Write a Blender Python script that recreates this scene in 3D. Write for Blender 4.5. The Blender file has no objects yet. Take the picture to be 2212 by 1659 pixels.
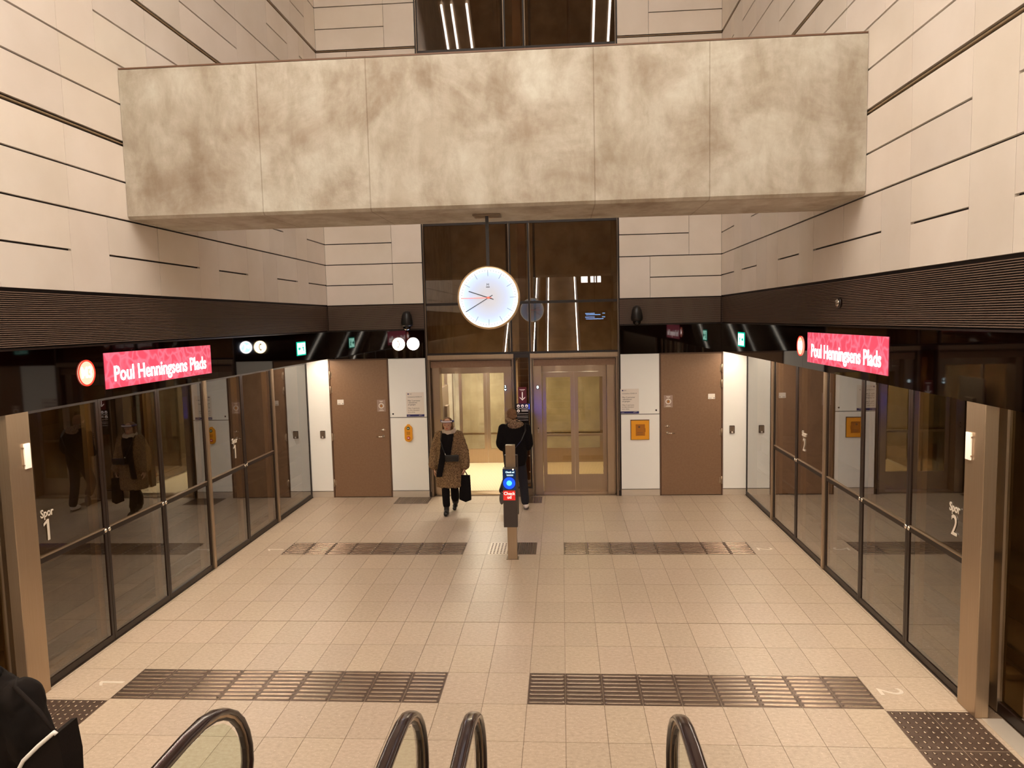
import bpy, bmesh, math, random
from mathutils import Vector, Matrix
random.seed(7)
SC = bpy.context.scene
COL = SC.collection
PI = math.pi

# ------------------------------------------------------------------ camera, world, exposure
CX, CH, YAW, PITCH, ROLL, FPX = 0.7215, 3.2535, 0.0696, -0.0891, -0.0233, 1559.57
cam_d = bpy.data.cameras.new('camera'); cam = bpy.data.objects.new('camera', cam_d); COL.objects.link(cam)
cam_d.sensor_width = 36; cam_d.lens = 36 * FPX / 2212
fwd = Vector((-math.sin(YAW)*math.cos(PITCH), math.cos(YAW)*math.cos(PITCH), math.sin(PITCH)))
rgt = Vector((math.cos(YAW), math.sin(YAW), 0)); up = rgt.cross(fwd)
r2 = math.cos(ROLL)*rgt + math.sin(ROLL)*up; u2 = -math.sin(ROLL)*rgt + math.cos(ROLL)*up
m3 = Matrix((r2, u2, -fwd)).transposed()
cam.matrix_world = Matrix.Translation((CX, 0, CH)) @ m3.to_4x4()
SC.camera = cam
W = bpy.data.worlds.new('world'); SC.world = W; W.use_nodes = True
W.node_tree.nodes['Background'].inputs[0].default_value = (0.02, 0.015, 0.01, 1)
W.node_tree.nodes['Background'].inputs[1].default_value = 0.3
SC.view_settings.view_transform = 'Standard'; SC.view_settings.look = 'None'
SC.view_settings.exposure = 0.2; SC.view_settings.gamma = 1.0; SC.view_settings.use_curve_mapping = False
LAMP = 18.0          # ceiling luminaires
SOFFIT = 44.0         # strip light over the platform screens
WARM = (1.0, 0.92, 0.83)

# ------------------------------------------------------------------ helpers
def lin(h):
    h = h.lstrip('#'); v = [int(h[i:i+2], 16)/255 for i in (0, 2, 4)]
    return tuple((c/12.92 if c <= .04045 else ((c+.055)/1.055)**2.4) for c in v) + (1,)
MAT = {}
def mat(name, col, rough=.5, metal=0., col2=None, scale=8, stretch=(1, 1, 1), detail=6, contrast=(.35, .65), bump=0, bscale=None,
        tint=False, emit=None, estr=0, alpha=1, ior=1.5, spec=.5, aniso=0, coat=0):
    m = bpy.data.materials.new(name); m.use_nodes = True; nt = m.node_tree; N = nt.nodes; L = nt.links
    b = N['Principled BSDF']; MAT[name] = m
    b.inputs['Roughness'].default_value = rough; b.inputs['Metallic'].default_value = metal; b.inputs['IOR'].default_value = ior
    b.inputs['Specular IOR Level'].default_value = spec; b.inputs['Alpha'].default_value = alpha
    b.inputs['Anisotropic'].default_value = aniso; b.inputs['Coat Weight'].default_value = coat
    c1 = lin(col); out = None
    b.inputs['Base Color'].default_value = c1
    if col2 or bump:
        tc = N.new('ShaderNodeTexCoord'); mp = N.new('ShaderNodeMapping'); mp.inputs['Scale'].default_value = stretch
        geo = N.new('ShaderNodeNewGeometry'); L.new(geo.outputs['Position'], mp.inputs['Vector'])
        nz = N.new('ShaderNodeTexNoise'); nz.inputs['Scale'].default_value = scale; nz.inputs['Detail'].default_value = detail
        L.new(mp.outputs[0], nz.inputs['Vector'])
        if col2:
            cr = N.new('ShaderNodeValToRGB'); cr.color_ramp.elements[0].position = contrast[0]; cr.color_ramp.elements[1].position = contrast[1]
            cr.color_ramp.elements[0].color = c1; cr.color_ramp.elements[1].color = lin(col2)
            L.new(nz.outputs['Fac'], cr.inputs[0]); out = cr.outputs[0]; L.new(out, b.inputs['Base Color'])
        if bump:
            n2 = nz
            if bscale:
                n2 = N.new('ShaderNodeTexNoise'); n2.inputs['Scale'].default_value = bscale; n2.inputs['Detail'].default_value = 4
                L.new(mp.outputs[0], n2.inputs['Vector'])
            bp = N.new('ShaderNodeBump'); bp.inputs['Strength'].default_value = bump; bp.inputs['Distance'].default_value = .01
            L.new(n2.outputs['Fac'], bp.inputs['Height']); L.new(bp.outputs[0], b.inputs['Normal'])
    if tint:
        at = N.new('ShaderNodeAttribute'); at.attribute_name = 'tint'
        mx = N.new('ShaderNodeMix'); mx.data_type = 'RGBA'; mx.blend_type = 'MULTIPLY'; mx.inputs[0].default_value = 1
        if out: L.new(out, mx.inputs[6])
        else: mx.inputs[6].default_value = c1
        L.new(at.outputs['Color'], mx.inputs[7]); L.new(mx.outputs[2], b.inputs['Base Color'])
    if emit:
        b.inputs['Emission Color'].default_value = lin(emit) if isinstance(emit, str) else (*emit, 1)
        b.inputs['Emission Strength'].default_value = estr
    return m
def glass(name, tintc, k=2.6, ior=1.5, rough=0.0, base=0.0):
    """clear thin glazing: tinted see-through plus the mirror of a double pane"""
    m = bpy.data.materials.new(name); m.use_nodes = True; nt = m.node_tree; N = nt.nodes; L = nt.links; MAT[name] = m
    N.remove(N['Principled BSDF']); out = N['Material Output']
    tr = N.new('ShaderNodeBsdfTransparent'); tc_ = lin(tintc); tr.inputs[0].default_value = (tc_[0]**.5, tc_[1]**.5, tc_[2]**.5, 1)
    gl = N.new('ShaderNodeBsdfGlossy'); gl.inputs['Roughness'].default_value = rough; gl.inputs[0].default_value = (1, 1, 1, 1)
    fr = N.new('ShaderNodeFresnel'); fr.inputs[0].default_value = ior
    ma = N.new('ShaderNodeMath'); ma.operation = 'MULTIPLY_ADD'; ma.use_clamp = True; ma.inputs[1].default_value = k; ma.inputs[2].default_value = base
    ge = N.new('ShaderNodeNewGeometry'); inv = N.new('ShaderNodeMath'); inv.operation = 'SUBTRACT'; inv.inputs[0].default_value = 1; L.new(ge.outputs['Backfacing'], inv.inputs[1])
    mm = N.new('ShaderNodeMath'); mm.operation = 'MULTIPLY'; L.new(ma.outputs[0], mm.inputs[0]); L.new(inv.outputs[0], mm.inputs[1])
    mi = N.new('ShaderNodeMixShader')
    L.new(fr.outputs[0], ma.inputs[0]); L.new(mm.outputs[0], mi.inputs[0]); L.new(tr.outputs[0], mi.inputs[1]); L.new(gl.outputs[0], mi.inputs[2])
    L.new(mi.outputs[0], out.inputs[0]); return m

class MB:
    """collects shapes into one mesh; every shape passes through the frame F"""
    def __init__(s, F=None): s.bm = bmesh.new(); s.F = F or Matrix.Identity(4); s.tl = s.bm.faces.layers.float_color.new('tintf'); s.t = (1, 1, 1, 1); s.mi = 0
    def V(s, p): return s.bm.verts.new(s.F @ Vector(p))
    def face(s, vs, smooth=False):
        try: f = s.bm.faces.new(vs)
        except ValueError: return
        f[s.tl] = s.t; f.smooth = smooth; f.material_index = s.mi
    def box(s, x0, x1, y0, y1, z0, z1, bev=0):
        x0, x1 = sorted((x0, x1)); y0, y1 = sorted((y0, y1)); z0, z1 = sorted((z0, z1))
        if bev:
            b = min(bev, (x1-x0)/2.01, (y1-y0)/2.01, (z1-z0)/2.01)
            tmp = bmesh.new(); bmesh.ops.create_cube(tmp, size=1)
            for v in tmp.verts: v.co = Vector(((x0+x1)/2+v.co.x*(x1-x0), (y0+y1)/2+v.co.y*(y1-y0), (z0+z1)/2+v.co.z*(z1-z0)))
            bmesh.ops.bevel(tmp, geom=tmp.edges[:], offset=b, segments=2, affect='EDGES', profile=.6)
            mp = {v: s.V(v.co) for v in tmp.verts}
            for f in tmp.faces: s.face([mp[v] for v in f.verts])
            tmp.free(); return s
        v = [s.V((x, y, z)) for x in (x0, x1) for y in (y0, y1) for z in (z0, z1)]
        for q in ((0, 1, 3, 2), (4, 6, 7, 5), (0, 4, 5, 1), (2, 3, 7, 6), (0, 2, 6, 4), (1, 5, 7, 3)): s.face([v[i] for i in q])
        return s
    def rings(s, rs, closed=True, caps=True, smooth=True):
        R = [[s.V(p) for p in r] for r in rs]; n = len(R[0])
        for a, b in zip(R, R[1:]):
            for i in range(n if closed else n-1):
                j = (i+1) % n; s.face((a[i], a[j], b[j], b[i]), smooth)
        if caps: s.face(R[0][::-1]); s.face(R[-1])
        return s
    def tube(s, pts, r, seg=12, ends=True, flat=None):
        pts = [Vector(p) for p in pts]; rr = r if isinstance(r, (list, tuple)) else [r]*len(pts)
        ring = []; prev = None
        for i, p in enumerate(pts):
            d = (pts[min(i+1, len(pts)-1)]-pts[max(i-1, 0)]).normalized()
            if prev is None:
                a = Vector((0, 0, 1)) if abs(d.z) < .9 else Vector((1, 0, 0)); n = d.cross(a).normalized()
            else: n = (prev - d*prev.dot(d)).normalized()
            prev = n; b = d.cross(n)
            ring.append([p + (n*math.cos(2*PI*k/seg)*(flat or 1) + b*math.sin(2*PI*k/seg))*rr[i] for k in range(seg)])
        return s.rings(ring, caps=ends)
    def cyl(s, c, r, h, axis='z', seg=32, r2=None):
        ax = {'x': Vector((1, 0, 0)), 'y': Vector((0, 1, 0)), 'z': Vector((0, 0, 1))}[axis]; c = Vector(c)
        a = Vector((0, 1, 0)) if axis != 'y' else Vector((0, 0, 1)); n = ax.cross(a).normalized(); b = ax.cross(n)
        f = lambda q, r: [q + (n*math.cos(2*PI*k/seg)+b*math.sin(2*PI*k/seg))*r for k in range(seg)]
        R0, R1 = [s.V(p) for p in f(c, r)], [s.V(p) for p in f(c+ax*h, r if r2 is None else r2)]
        for i in range(seg): s.face((R0[i], R0[(i+1) % seg], R1[(i+1) % seg], R1[i]), True)
        s.face(R0[::-1]); s.face(R1); return s
    def annulus(s, c, r0, r1, h, seg=64):                       # around local z
        pr = [(r0, 0), (r1, 0), (r1, h), (r0, h)]; c = Vector(c)
        R = [[s.V(c+Vector((r*math.cos(2*PI*k/seg), r*math.sin(2*PI*k/seg), z))) for r, z in pr] for k in range(seg)]
        for k in range(seg):
            a, b = R[k], R[(k+1) % seg]
            for i in range(4): s.face((a[i], a[(i+1) % 4], b[(i+1) % 4], b[i]), False)
        return s
    def ell(s, c, r, u=20, v=14, rot=None):
        c = Vector(c); rs = []
        for j in range(1, v):
            t = PI*j/v
            ring = [Vector((r[0]*math.sin(t)*math.cos(2*PI*k/u), r[1]*math.sin(t)*math.sin(2*PI*k/u), r[2]*math.cos(t))) for k in range(u)]
            if rot: ring = [rot @ q for q in ring]
            rs.append([c+q for q in ring])
        return s.rings(rs)
    def prism(s, poly, w0, w1):                                  # polygon in local xy, extruded along z
        a = [s.V((p[0], p[1], w0)) for p in poly]; b = [s.V((p[0], p[1], w1)) for p in poly]; n = len(poly)
        s.face(a[::-1]); s.face(b)
        for i in range(n): s.face((a[i], a[(i+1) % n], b[(i+1) % n], b[i]))
        return s
    def rrect(s, u0, u1, v0, v1, w0, w1, r, seg=6):
        P = []
        for cx_, cy_, a0 in ((u1-r, v1-r, 0), (u0+r, v1-r, 90), (u0+r, v0+r, 180), (u1-r, v0+r, 270)):
            for k in range(seg+1): a = math.radians(a0+90*k/seg); P.append((cx_+r*math.cos(a), cy_+r*math.sin(a)))
        return s.prism(P, w0, w1)
    def lathe(s, c, prof, seg=32):                               # prof (r,z) around local z
        c = Vector(c)
        return s.rings([[c+Vector((r*math.cos(2*PI*k/seg), r*math.sin(2*PI*k/seg), z)) for k in range(seg)] for r, z in prof])
WL = {}
def wl(o): return WL[o.name]
def finish_mesh(name, bm, has_tint=True):
    bmesh.ops.recalc_face_normals(bm, faces=bm.faces[:])
    me = bpy.data.meshes.new(name); bm.to_mesh(me); bm.free()
    return me
def obj(name, mb, m, parent=None, tint=False):
    me = finish_mesh(name, mb.bm)
    if tint:
        src = me.attributes['tintf']; dst = me.attributes.new('tint', 'FLOAT_COLOR', 'CORNER')
        for p in me.polygons:
            c = src.data[p.index].color
            for li in p.loop_indices: dst.data[li].color = c
    if 'tintf' in me.attributes: me.attributes.remove(me.attributes['tintf'])
    return place(name, me, m, parent)
def place(name, me, m, parent=None):
    xs = [v.co for v in me.vertices]
    lo = Vector([min(c[i] for c in xs) for i in range(3)]); hi = Vector([max(c[i] for c in xs) for i in range(3)])
    base = Vector(((lo.x+hi.x)/2, (lo.y+hi.y)/2, lo.z))
    me.transform(Matrix.Translation(-base))
    for q in (m if isinstance(m, (list, tuple)) else [m]): me.materials.append(MAT[q])
    o = bpy.data.objects.new(name, me); COL.objects.link(o); WL[o.name] = base
    if parent: o.parent = parent; o.location = base - wl(parent)
    else: o.location = base
    return o
def thing(name, label, cat, loc, group=None):
    o = bpy.data.objects.new(name, None); COL.objects.link(o); o.location = loc; WL[o.name] = Vector(loc); o.empty_display_size = .1
    return tag(o, label, cat, group)
def tag(o, label, cat, group=None):
    o['label'] = label; o['category'] = cat
    if group: o['group'] = group
    return o
def one(name, h, m, F, parent=None, depth=.002):
    P = [(.06, -.36), (.06, .36), (-.03, .36), (-.20, .25), (-.20, .16), (-.05, .24), (-.05, -.36)]
    mb = MB(F); mb.prism([(x*h, y*h) for x, y in P], 0, depth); return obj(name, mb, m, parent)
def struct(name, mb, m, parent=None, tint=False):
    o = obj(name, mb, m, parent, tint)
    if not parent: o['kind'] = 'structure'
    return o
def frame(side, o):
    """local u right, v up, w out of the surface, seen by somebody facing it"""
    R = {'back': ((1, 0, 0), (0, 0, 1), (0, -1, 0)), 'left': ((0, 1, 0), (0, 0, 1), (1, 0, 0)), 'right': ((0, -1, 0), (0, 0, 1), (-1, 0, 0)),
         'floor_left': ((0, 1, 0), (-1, 0, 0), (0, 0, 1)), 'floor_right': ((0, -1, 0), (1, 0, 0), (0, 0, 1)), 'front': ((-1, 0, 0), (0, 0, 1), (0, 1, 0))}[side]
    M = Matrix([Vector(c) for c in R]).transposed().to_4x4(); return Matrix.Translation(o) @ M
def text(name, s, size, m, F, parent=None, bold=0, align='CENTER', depth=.001, sx=1.0, line=1.0):
    cu = bpy.data.curves.new(name, 'FONT'); cu.body = s; cu.size = size; cu.align_x = align; cu.align_y = 'CENTER'; cu.offset = bold; cu.extrude = depth
    cu.space_line = line; cu.resolution_u = 3
    t = bpy.data.objects.new('t', cu); COL.objects.link(t); bpy.context.view_layer.update()
    me = bpy.data.meshes.new_from_object(t.evaluated_get(bpy.context.evaluated_depsgraph_get()))
    bpy.data.objects.remove(t); me.name = name; me.materials.clear()
    me.transform(F @ Matrix.Diagonal((sx, 1, 1, 1)))
    return place(name, me, m, parent)
def fuse(name, mb, m, parent=None, vox=.012, smooth=6, disp=0, dscale=.05):
    """one continuous skin over the collected volumes"""
    me = finish_mesh(name, mb.bm); o = bpy.data.objects.new('t', me); COL.objects.link(o)
    r = o.modifiers.new('r', 'REMESH'); r.mode = 'VOXEL'; r.voxel_size = vox; r.use_smooth_shade = True
    if smooth: k = o.modifiers.new('s', 'SMOOTH'); k.iterations = smooth; k.factor = .5
    if disp:
        tx = bpy.data.textures.new('fold', 'CLOUDS'); tx.noise_scale = dscale
        d = o.modifiers.new('d', 'DISPLACE'); d.texture = tx; d.strength = disp; d.mid_level = .5; d.texture_coords = 'GLOBAL'
    bpy.context.view_layer.update()
    m2 = bpy.data.meshes.new_from_object(o.evaluated_get(bpy.context.evaluated_depsgraph_get()))
    bpy.data.objects.remove(o); m2.name = name; m2.materials.clear()
    for p in m2.polygons: p.use_smooth = True
    return place(name, m2, m, parent)

# ------------------------------------------------------------------ materials
mat('wall_panel', '#eae0d6', .42, col2='#e2d7cb', scale=1.5, tint=True, spec=.4)
mat('wall_gap', '#1c0c06', .6)
mat('metal_strip', '#9c8466', .4, .3)
mat('louvre', '#826c5e', .5, .2)
mat('louvre_back', '#150705', .6)
mat('black_glass', '#0a0201', .03, ior=1.5, spec=.6)
mat('floor_tile', '#bfac97', .40, col2='#a9957f', scale=26, stretch=(1, 1.5, 1), detail=14, contrast=(.28, .74), bump=.08, bscale=60, tint=True)
_m = MAT['floor_tile']; _n = _m.node_tree.nodes; _l = _m.node_tree.links       # pale mineral flecks
_v = _n.new('ShaderNodeTexNoise'); _v.inputs['Scale'].default_value = 75; _v.inputs['Detail'].default_value = 2
_g = _n.new('ShaderNodeNewGeometry'); _l.new(_g.outputs['Position'], _v.inputs['Vector'])
_r = _n.new('ShaderNodeValToRGB'); _r.color_ramp.elements[0].position = .64; _r.color_ramp.elements[1].position = .73; _l.new(_v.outputs['Fac'], _r.inputs[0])
_x = _n.new('ShaderNodeMix'); _x.data_type = 'RGBA'; _l.new(_r.outputs[0], _x.inputs[0]); _x.inputs[7].default_value = lin('#d6c8b5')
_b = _n['Principled BSDF']; _f = _b.inputs['Base Color'].links[0].from_socket; _l.new(_f, _x.inputs[6]); _l.new(_x.outputs[2], _b.inputs['Base Color'])
mat('grout', '#6a503c', .8)
mat('white_glass', '#faf8f2', .10, spec=.4)
mat('skirting', '#d6cabb', .35, .4, col2='#cfc2b1', scale=4, stretch=(1, 1, 40))
mat('door_brown', '#8a6a50', .42, .1, col2='#84644a', scale=30)
mat('door_edge', '#6a4c38', .5)
mat('steel', '#b7a28a', .3, .85, col2='#b29c83', scale=3, stretch=(60, 60, .6), aniso=.6)
mat('steel_dark', '#8a7866', .35, .8, col2='#857260', scale=3, stretch=(60, 60, .6))
mat('chrome', '#e8e0d4', .15, 1)
mat('dark_frame', '#1d0e07', .35, spec=.5)
mat('black_plastic', '#120c0a', .35)
mat('concrete_dark', '#8a7355', .85, col2='#6f5a40', scale=2, bump=.3, bscale=12)
mat('concrete_shaft', '#cdc4b2', .8, col2='#b5aa98', scale=3, bump=.3, bscale=10)
mat('tunnel_wall', '#9a846a', .9, col2='#7a654e', scale=1.2, bump=.3, bscale=8)
mat('rail_steel', '#8a7a68', .35, .8)
mat('tactile_metal', '#93806f', .26, .8)  # paler than its plate: reflected light on the ribs painted into the colour
mat('tactile_base', '#6b584c', .38, .6, col2='#5e4b40', scale=5)  # darker than the ribs: shade between them painted into the colour
mat('tactile_dark', '#5f4a40', .4, .4)
mat('tactile_pale', '#d8c6ae', .4)
mat('inlay', '#e2d6c6', .3, .25)
mat('rubber', '#24100c', .22, spec=.6, coat=.3)
mat('fabric_black', '#0b0605', .9, col2='#110a08', scale=60, spec=.2)
mat('fabric_navy', '#14121a', .85)
mat('coat_fur', '#9c7c54', .95, col2='#4e3820', scale=62, detail=3, contrast=(.36, .66), bump=1, bscale=90)
mat('hood_fur', '#a88a68', .95, col2='#4b3422', scale=60, detail=3, bump=1, bscale=120)
mat('beige_knit', '#cbb8a0', .9, bump=.6, bscale=90)
mat('skin', '#cf9f80', .55)
mat('hair_brown', '#6b4a2c', .7, col2='#835c36', scale=60, bump=.5, bscale=90)
mat('leather_black', '#0c0807', .3)
mat('white_rubber', '#eadfd6', .5)
mat('grey_sole', '#5c5048', .7)
mat('white_piping', '#efe9e2', .5)
mat('jacket_grey', '#19110c', .85, col2='#100a07', scale=8, bump=.3, bscale=20, spec=.2)
mat('bag_black', '#150b06', .8, bump=.2, bscale=150, spec=.2)
mat('yellow', '#f0a41c', .4)
mat('yellow_dark', '#b5700c', .5)
mat('button_green', '#2f5220', .4)
mat('button_red', '#c8402a', .4)
mat('paper', '#ece2d6', .6)
mat('print_dark', '#3a2a28', .7)
mat('print_grey', '#7d6a5e', .7)
mat('print_blue', '#2c2a66', .5)
mat('sticker', '#a58a7c', .5)
mat('keypad', '#6a5c50', .4, .5)
mat('red_sign', '#5e0f0c', .4, emit='#5e0f0c', estr=.12)
mat('sign_black', '#120808', .3)
mat('sign_white', '#f0dcd2', .5, emit='#f0dcd2', estr=.35)
mat('reader_body', '#3c322e', .45)
mat('reader_red', '#e02a24', .4, emit='#e02a24', estr=.35)
mat('white_print', '#fff4ee', .5, emit='#fff4ee', estr=.6)
mat('lift_floor', '#e8d6b4', .5)
mat('lift_floor_line', '#c4ad84', .5)
mat('screen_blue', '#071526', .1, emit='#0c2c58', estr=.5)
mat('lamp_housing', '#8a8078', .5)
mat('ceiling_concrete', '#9a8c7a', .9, col2='#887a68', scale=1)
mat('glow_lamp', '#ffffff', emit=WARM, estr=LAMP)
mat('glow_high_fill', '#ffffff', emit=WARM, estr=26)  # extra high pair of lamps, added to lift the end wall
mat('glow_soffit', '#ffffff', emit=(1, .84, .66), estr=SOFFIT)
mat('glow_lift', '#ffffff', emit=(1, .90, .70), estr=30)
mat('glow_shaft', '#ffffff', emit=(1, .88, .62), estr=10)
mat('glow_tunnel_fill', '#ffffff', emit=(1, .82, .56), estr=55)
mat('glow_white', '#ffffff', emit=(1, .93, .85), estr=14)
mat('glow_tube', '#ffffff', emit=(1, .88, .74), estr=14)
mat('glow_phone', '#ffffff', emit=(1, .72, .42), estr=16)
mat('glow_ear', '#ffffff', emit=(.22, .45, 1.0), estr=14)
mat('symbol_grey', '#6a6058', emit=(.5, .45, .4), estr=1)
mat('glow_blue', '#0a3cff', emit=(0.0, .045, 1.0), estr=1.6)
mat('glow_blue_core', '#66ccff', emit=(.05, .55, 1.0), estr=1.6)
mat('glow_display', '#ffffff', emit=(.75, .95, 1.0), estr=3)
mat('glow_rows', '#ffffff', emit=(.2, .5, 1.0), estr=9)
mat('glow_screen_text', '#ffffff', emit=(.45, .85, 1.0), estr=1.6)
mat('glow_green', '#ffffff', emit=(.45, 1.0, .78), estr=7)
mat('glow_green_edge', '#0a8f6a', emit=(0.0, .45, .30), estr=1.2)
mat('glow_circle_red', '#ff3322', emit=(1, .50, .34), estr=1.5)
mat('rim_red', '#ff3020', emit=(1, .04, .02), estr=1.2)
mat('glow_blue_back', '#0a3cff', emit=(0.0, .05, 1.0), estr=45)
mat('glow_line', '#ffffff', emit=(1, .88, .72), estr=22)
mat('glow_text', '#ffffff', emit=(1, .93, .86), estr=3.2)
mat('glow_rim', '#ffffff', emit=(1, .93, .76), estr=1.15)
mat('hand_red', '#ff5a48', emit=(1, .16, .10), estr=.9)
mat('mark_grey', '#39424e', .5)
mat('clock_print', '#101420', .5)
mat('clock_ring', '#c9ae8a', .3, .6)
glass('screen_glass', '#d2be98', k=2.5, base=.01)
glass('shaft_glass', '#c2a88e', k=2.0, base=.01)
glass('lift_glass', '#e6dec8', k=1.6)
glass('clear_glass', '#e4efe2', k=1.2)
glass('visor', '#f4f2ee', k=2.2, base=.08)

# name-sign: lit pink-red screen with a faint leaf pattern
m = mat('glow_sign', '#d0304c'); nt = m.node_tree; b = nt.nodes['Principled BSDF']
vo = nt.nodes.new('ShaderNodeTexVoronoi'); vo.feature = 'DISTANCE_TO_EDGE'; vo.inputs['Scale'].default_value = 9
geo = nt.nodes.new('ShaderNodeNewGeometry'); nz = nt.nodes.new('ShaderNodeTexNoise'); nz.inputs['Scale'].default_value = 4
mxv = nt.nodes.new('ShaderNodeMix'); mxv.data_type = 'VECTOR'; mxv.inputs[0].default_value = .25
nt.links.new(geo.outputs['Position'], mxv.inputs[4]); nt.links.new(nz.outputs['Color'], mxv.inputs[5]); nt.links.new(geo.outputs['Position'], nz.inputs['Vector'])
nt.links.new(mxv.outputs[1], vo.inputs['Vector'])
cr = nt.nodes.new('ShaderNodeValToRGB'); cr.color_ramp.elements[0].color = (.80, .19, .26, 1); cr.color_ramp.elements[1].color = (.62, .07, .115, 1)
cr.color_ramp.elements[0].position = .0; cr.color_ramp.elements[1].position = .16
nt.links.new(vo.outputs['Distance'], cr.inputs[0]); nt.links.new(cr.outputs[0], b.inputs['Emission Color']); b.inputs['Emission Strength'].default_value = .9
# clock dial: pale blue, lit brighter at the rim by its edge lamps
m = mat('glow_dial', '#cfd6e0'); nt = m.node_tree; b = nt.nodes['Principled BSDF']
b.inputs['Roughness'].default_value = .3; b.inputs['Base Color'].default_value = lin('#8a8e96'); N = nt.nodes; L = nt.links      # edge-lit light guide
geo = N.new('ShaderNodeNewGeometry'); vs = N.new('ShaderNodeVectorMath'); vs.operation = 'SUBTRACT'; vs.inputs[1].default_value = (-.02, 7.5, 3.482); L.new(geo.outputs['Position'], vs.inputs[0])
sc_ = N.new('ShaderNodeVectorMath'); sc_.operation = 'MULTIPLY'; sc_.inputs[1].default_value = (1, 0, 1); L.new(vs.outputs[0], sc_.inputs[0])
ln_ = N.new('ShaderNodeVectorMath'); ln_.operation = 'LENGTH'; L.new(sc_.outputs[0], ln_.inputs[0])
dv = N.new('ShaderNodeMath'); dv.operation = 'DIVIDE'; dv.inputs[1].default_value = .30; L.new(ln_.outputs['Value'], dv.inputs[0])
cr = N.new('ShaderNodeValToRGB'); e = cr.color_ramp.elements; e[0].position = .25; e[0].color = (.44, .42, .45, 1); e[1].position = 1.0; e[1].color = (1.0, .97, .80, 1)
x = e.new(.62); x.color = (.43, .50, .66, 1); x = e.new(.84); x.color = (.50, .68, .92, 1)
L.new(dv.outputs[0], cr.inputs[0]); L.new(cr.outputs[0], b.inputs['Emission Color']); b.inputs['Emission Strength'].default_value = 1.0
# mottled concrete of the beam
m = mat('beam_concrete', '#cdbda2', .8); nt = m.node_tree; N = nt.nodes; L = nt.links; b = N['Principled BSDF']
geo = N.new('ShaderNodeNewGeometry')
def nz(scale, st, det=8, dist=0.):
    mp = N.new('ShaderNodeMapping'); mp.inputs['Scale'].default_value = st; L.new(geo.outputs['Position'], mp.inputs[0])
    n = N.new('ShaderNodeTexNoise'); n.inputs['Scale'].default_value = scale; n.inputs['Detail'].default_value = det; n.inputs['Roughness'].default_value = .64; n.inputs['Distortion'].default_value = dist
    L.new(mp.outputs[0], n.inputs['Vector']); return n.outputs['Fac']
def ramp(fac, a, b_, ca, cb):
    r = N.new('ShaderNodeValToRGB'); r.color_ramp.elements[0].position = a; r.color_ramp.elements[1].position = b_
    r.color_ramp.elements[0].color = lin(ca); r.color_ramp.elements[1].color = lin(cb); L.new(fac, r.inputs[0]); return r.outputs[0]
def mul(a, b_, f=1., mode='MULTIPLY'):
    x = N.new('ShaderNodeMix'); x.data_type = 'RGBA'; x.blend_type = mode
    if isinstance(f, float): x.inputs[0].default_value = f
    else: L.new(f, x.inputs[0])
    L.new(a, x.inputs[6]); L.new(b_, x.inputs[7]); return x.outputs[2]
c = ramp(nz(.9, (1, 1, 1), 10, .4), .35, .7, '#d2d0c3', '#bab2a3')
c = mul(c, ramp(nz(1.9, (1.9, 1, .8), 12, .25), .42, .68, '#ffffff', '#d0c5b9'), .7)
c = mul(c, ramp(nz(3.2, (1.3, 1, .9), 13, .5), .40, .60, '#dcd2c8', '#ffffff'), .5)
c = mul(c, ramp(nz(1.0, (1, 1, 1.4), 12, .5), .46, .66, '#ffffff', '#cdbcb0'), .7)
sx = N.new('ShaderNodeSeparateXYZ'); L.new(geo.outputs['Position'], sx.inputs[0])
for gx in (-2.17, -1.10, 1.063, 2.133):
    a = N.new('ShaderNodeMath'); a.operation = 'SUBTRACT'; a.inputs[1].default_value = gx; L.new(sx.outputs['X'], a.inputs[0])
    a2 = N.new('ShaderNodeMath'); a2.operation = 'ABSOLUTE'; L.new(a.outputs[0], a2.inputs[0])
    c = mul(c, ramp(a2.outputs[0], .003, .007, '#a08c78', '#ffffff'), .5)
L.new(c, b.inputs['Base Color'])
bp = N.new('ShaderNodeBump'); bp.inputs['Strength'].default_value = .35; bp.inputs['Distance'].default_value = .01
L.new(nz(9, (1, 1, 1), 10), bp.inputs['Height']); L.new(bp.outputs[0], b.inputs['Normal'])

# ------------------------------------------------------------------ measures
A, B, D = 4.0, 3.555, 13.066
ZF, ZK, ZL = 2.609, 3.110, 3.573
YE, ZC = -14.0, 15.0
rnd = lambda a: random.uniform(-a, a)

# ------------------------------------------------------------------ floor
XJ = [0, .378] + [.378+.326*k for k in range(1, 12)] + [4.02]
xs = sorted(set([-x for x in XJ] + XJ))
YJ = [6.39+.5586*k for k in range(0, 12)] + [13.08]
YJ = [5.848-.5425*k for k in range(37, -1, -1)] + YJ
fl = MB(); fl.t = (.46, .40, .35, 1); fl.box(-4.26, 4.26, YE, D+.35, -.3, -.004)
for i in range(len(xs)-1):
    for j in range(len(YJ)-1):
        g = .0022; ga = .006 if abs(YJ[j]-7.507) < .01 else g; gb = .006 if abs(YJ[j+1]-7.507) < .01 else g
        v = 1+rnd(.045); fl.t = (v, v*(1+rnd(.008)), v*(1+rnd(.012)), 1)
        fl.box(xs[i]+g, xs[i+1]-g, YJ[j]+ga, YJ[j+1]-gb, -.02, 0)
struct('floor', fl, 'floor_tile', tint=True)

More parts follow.
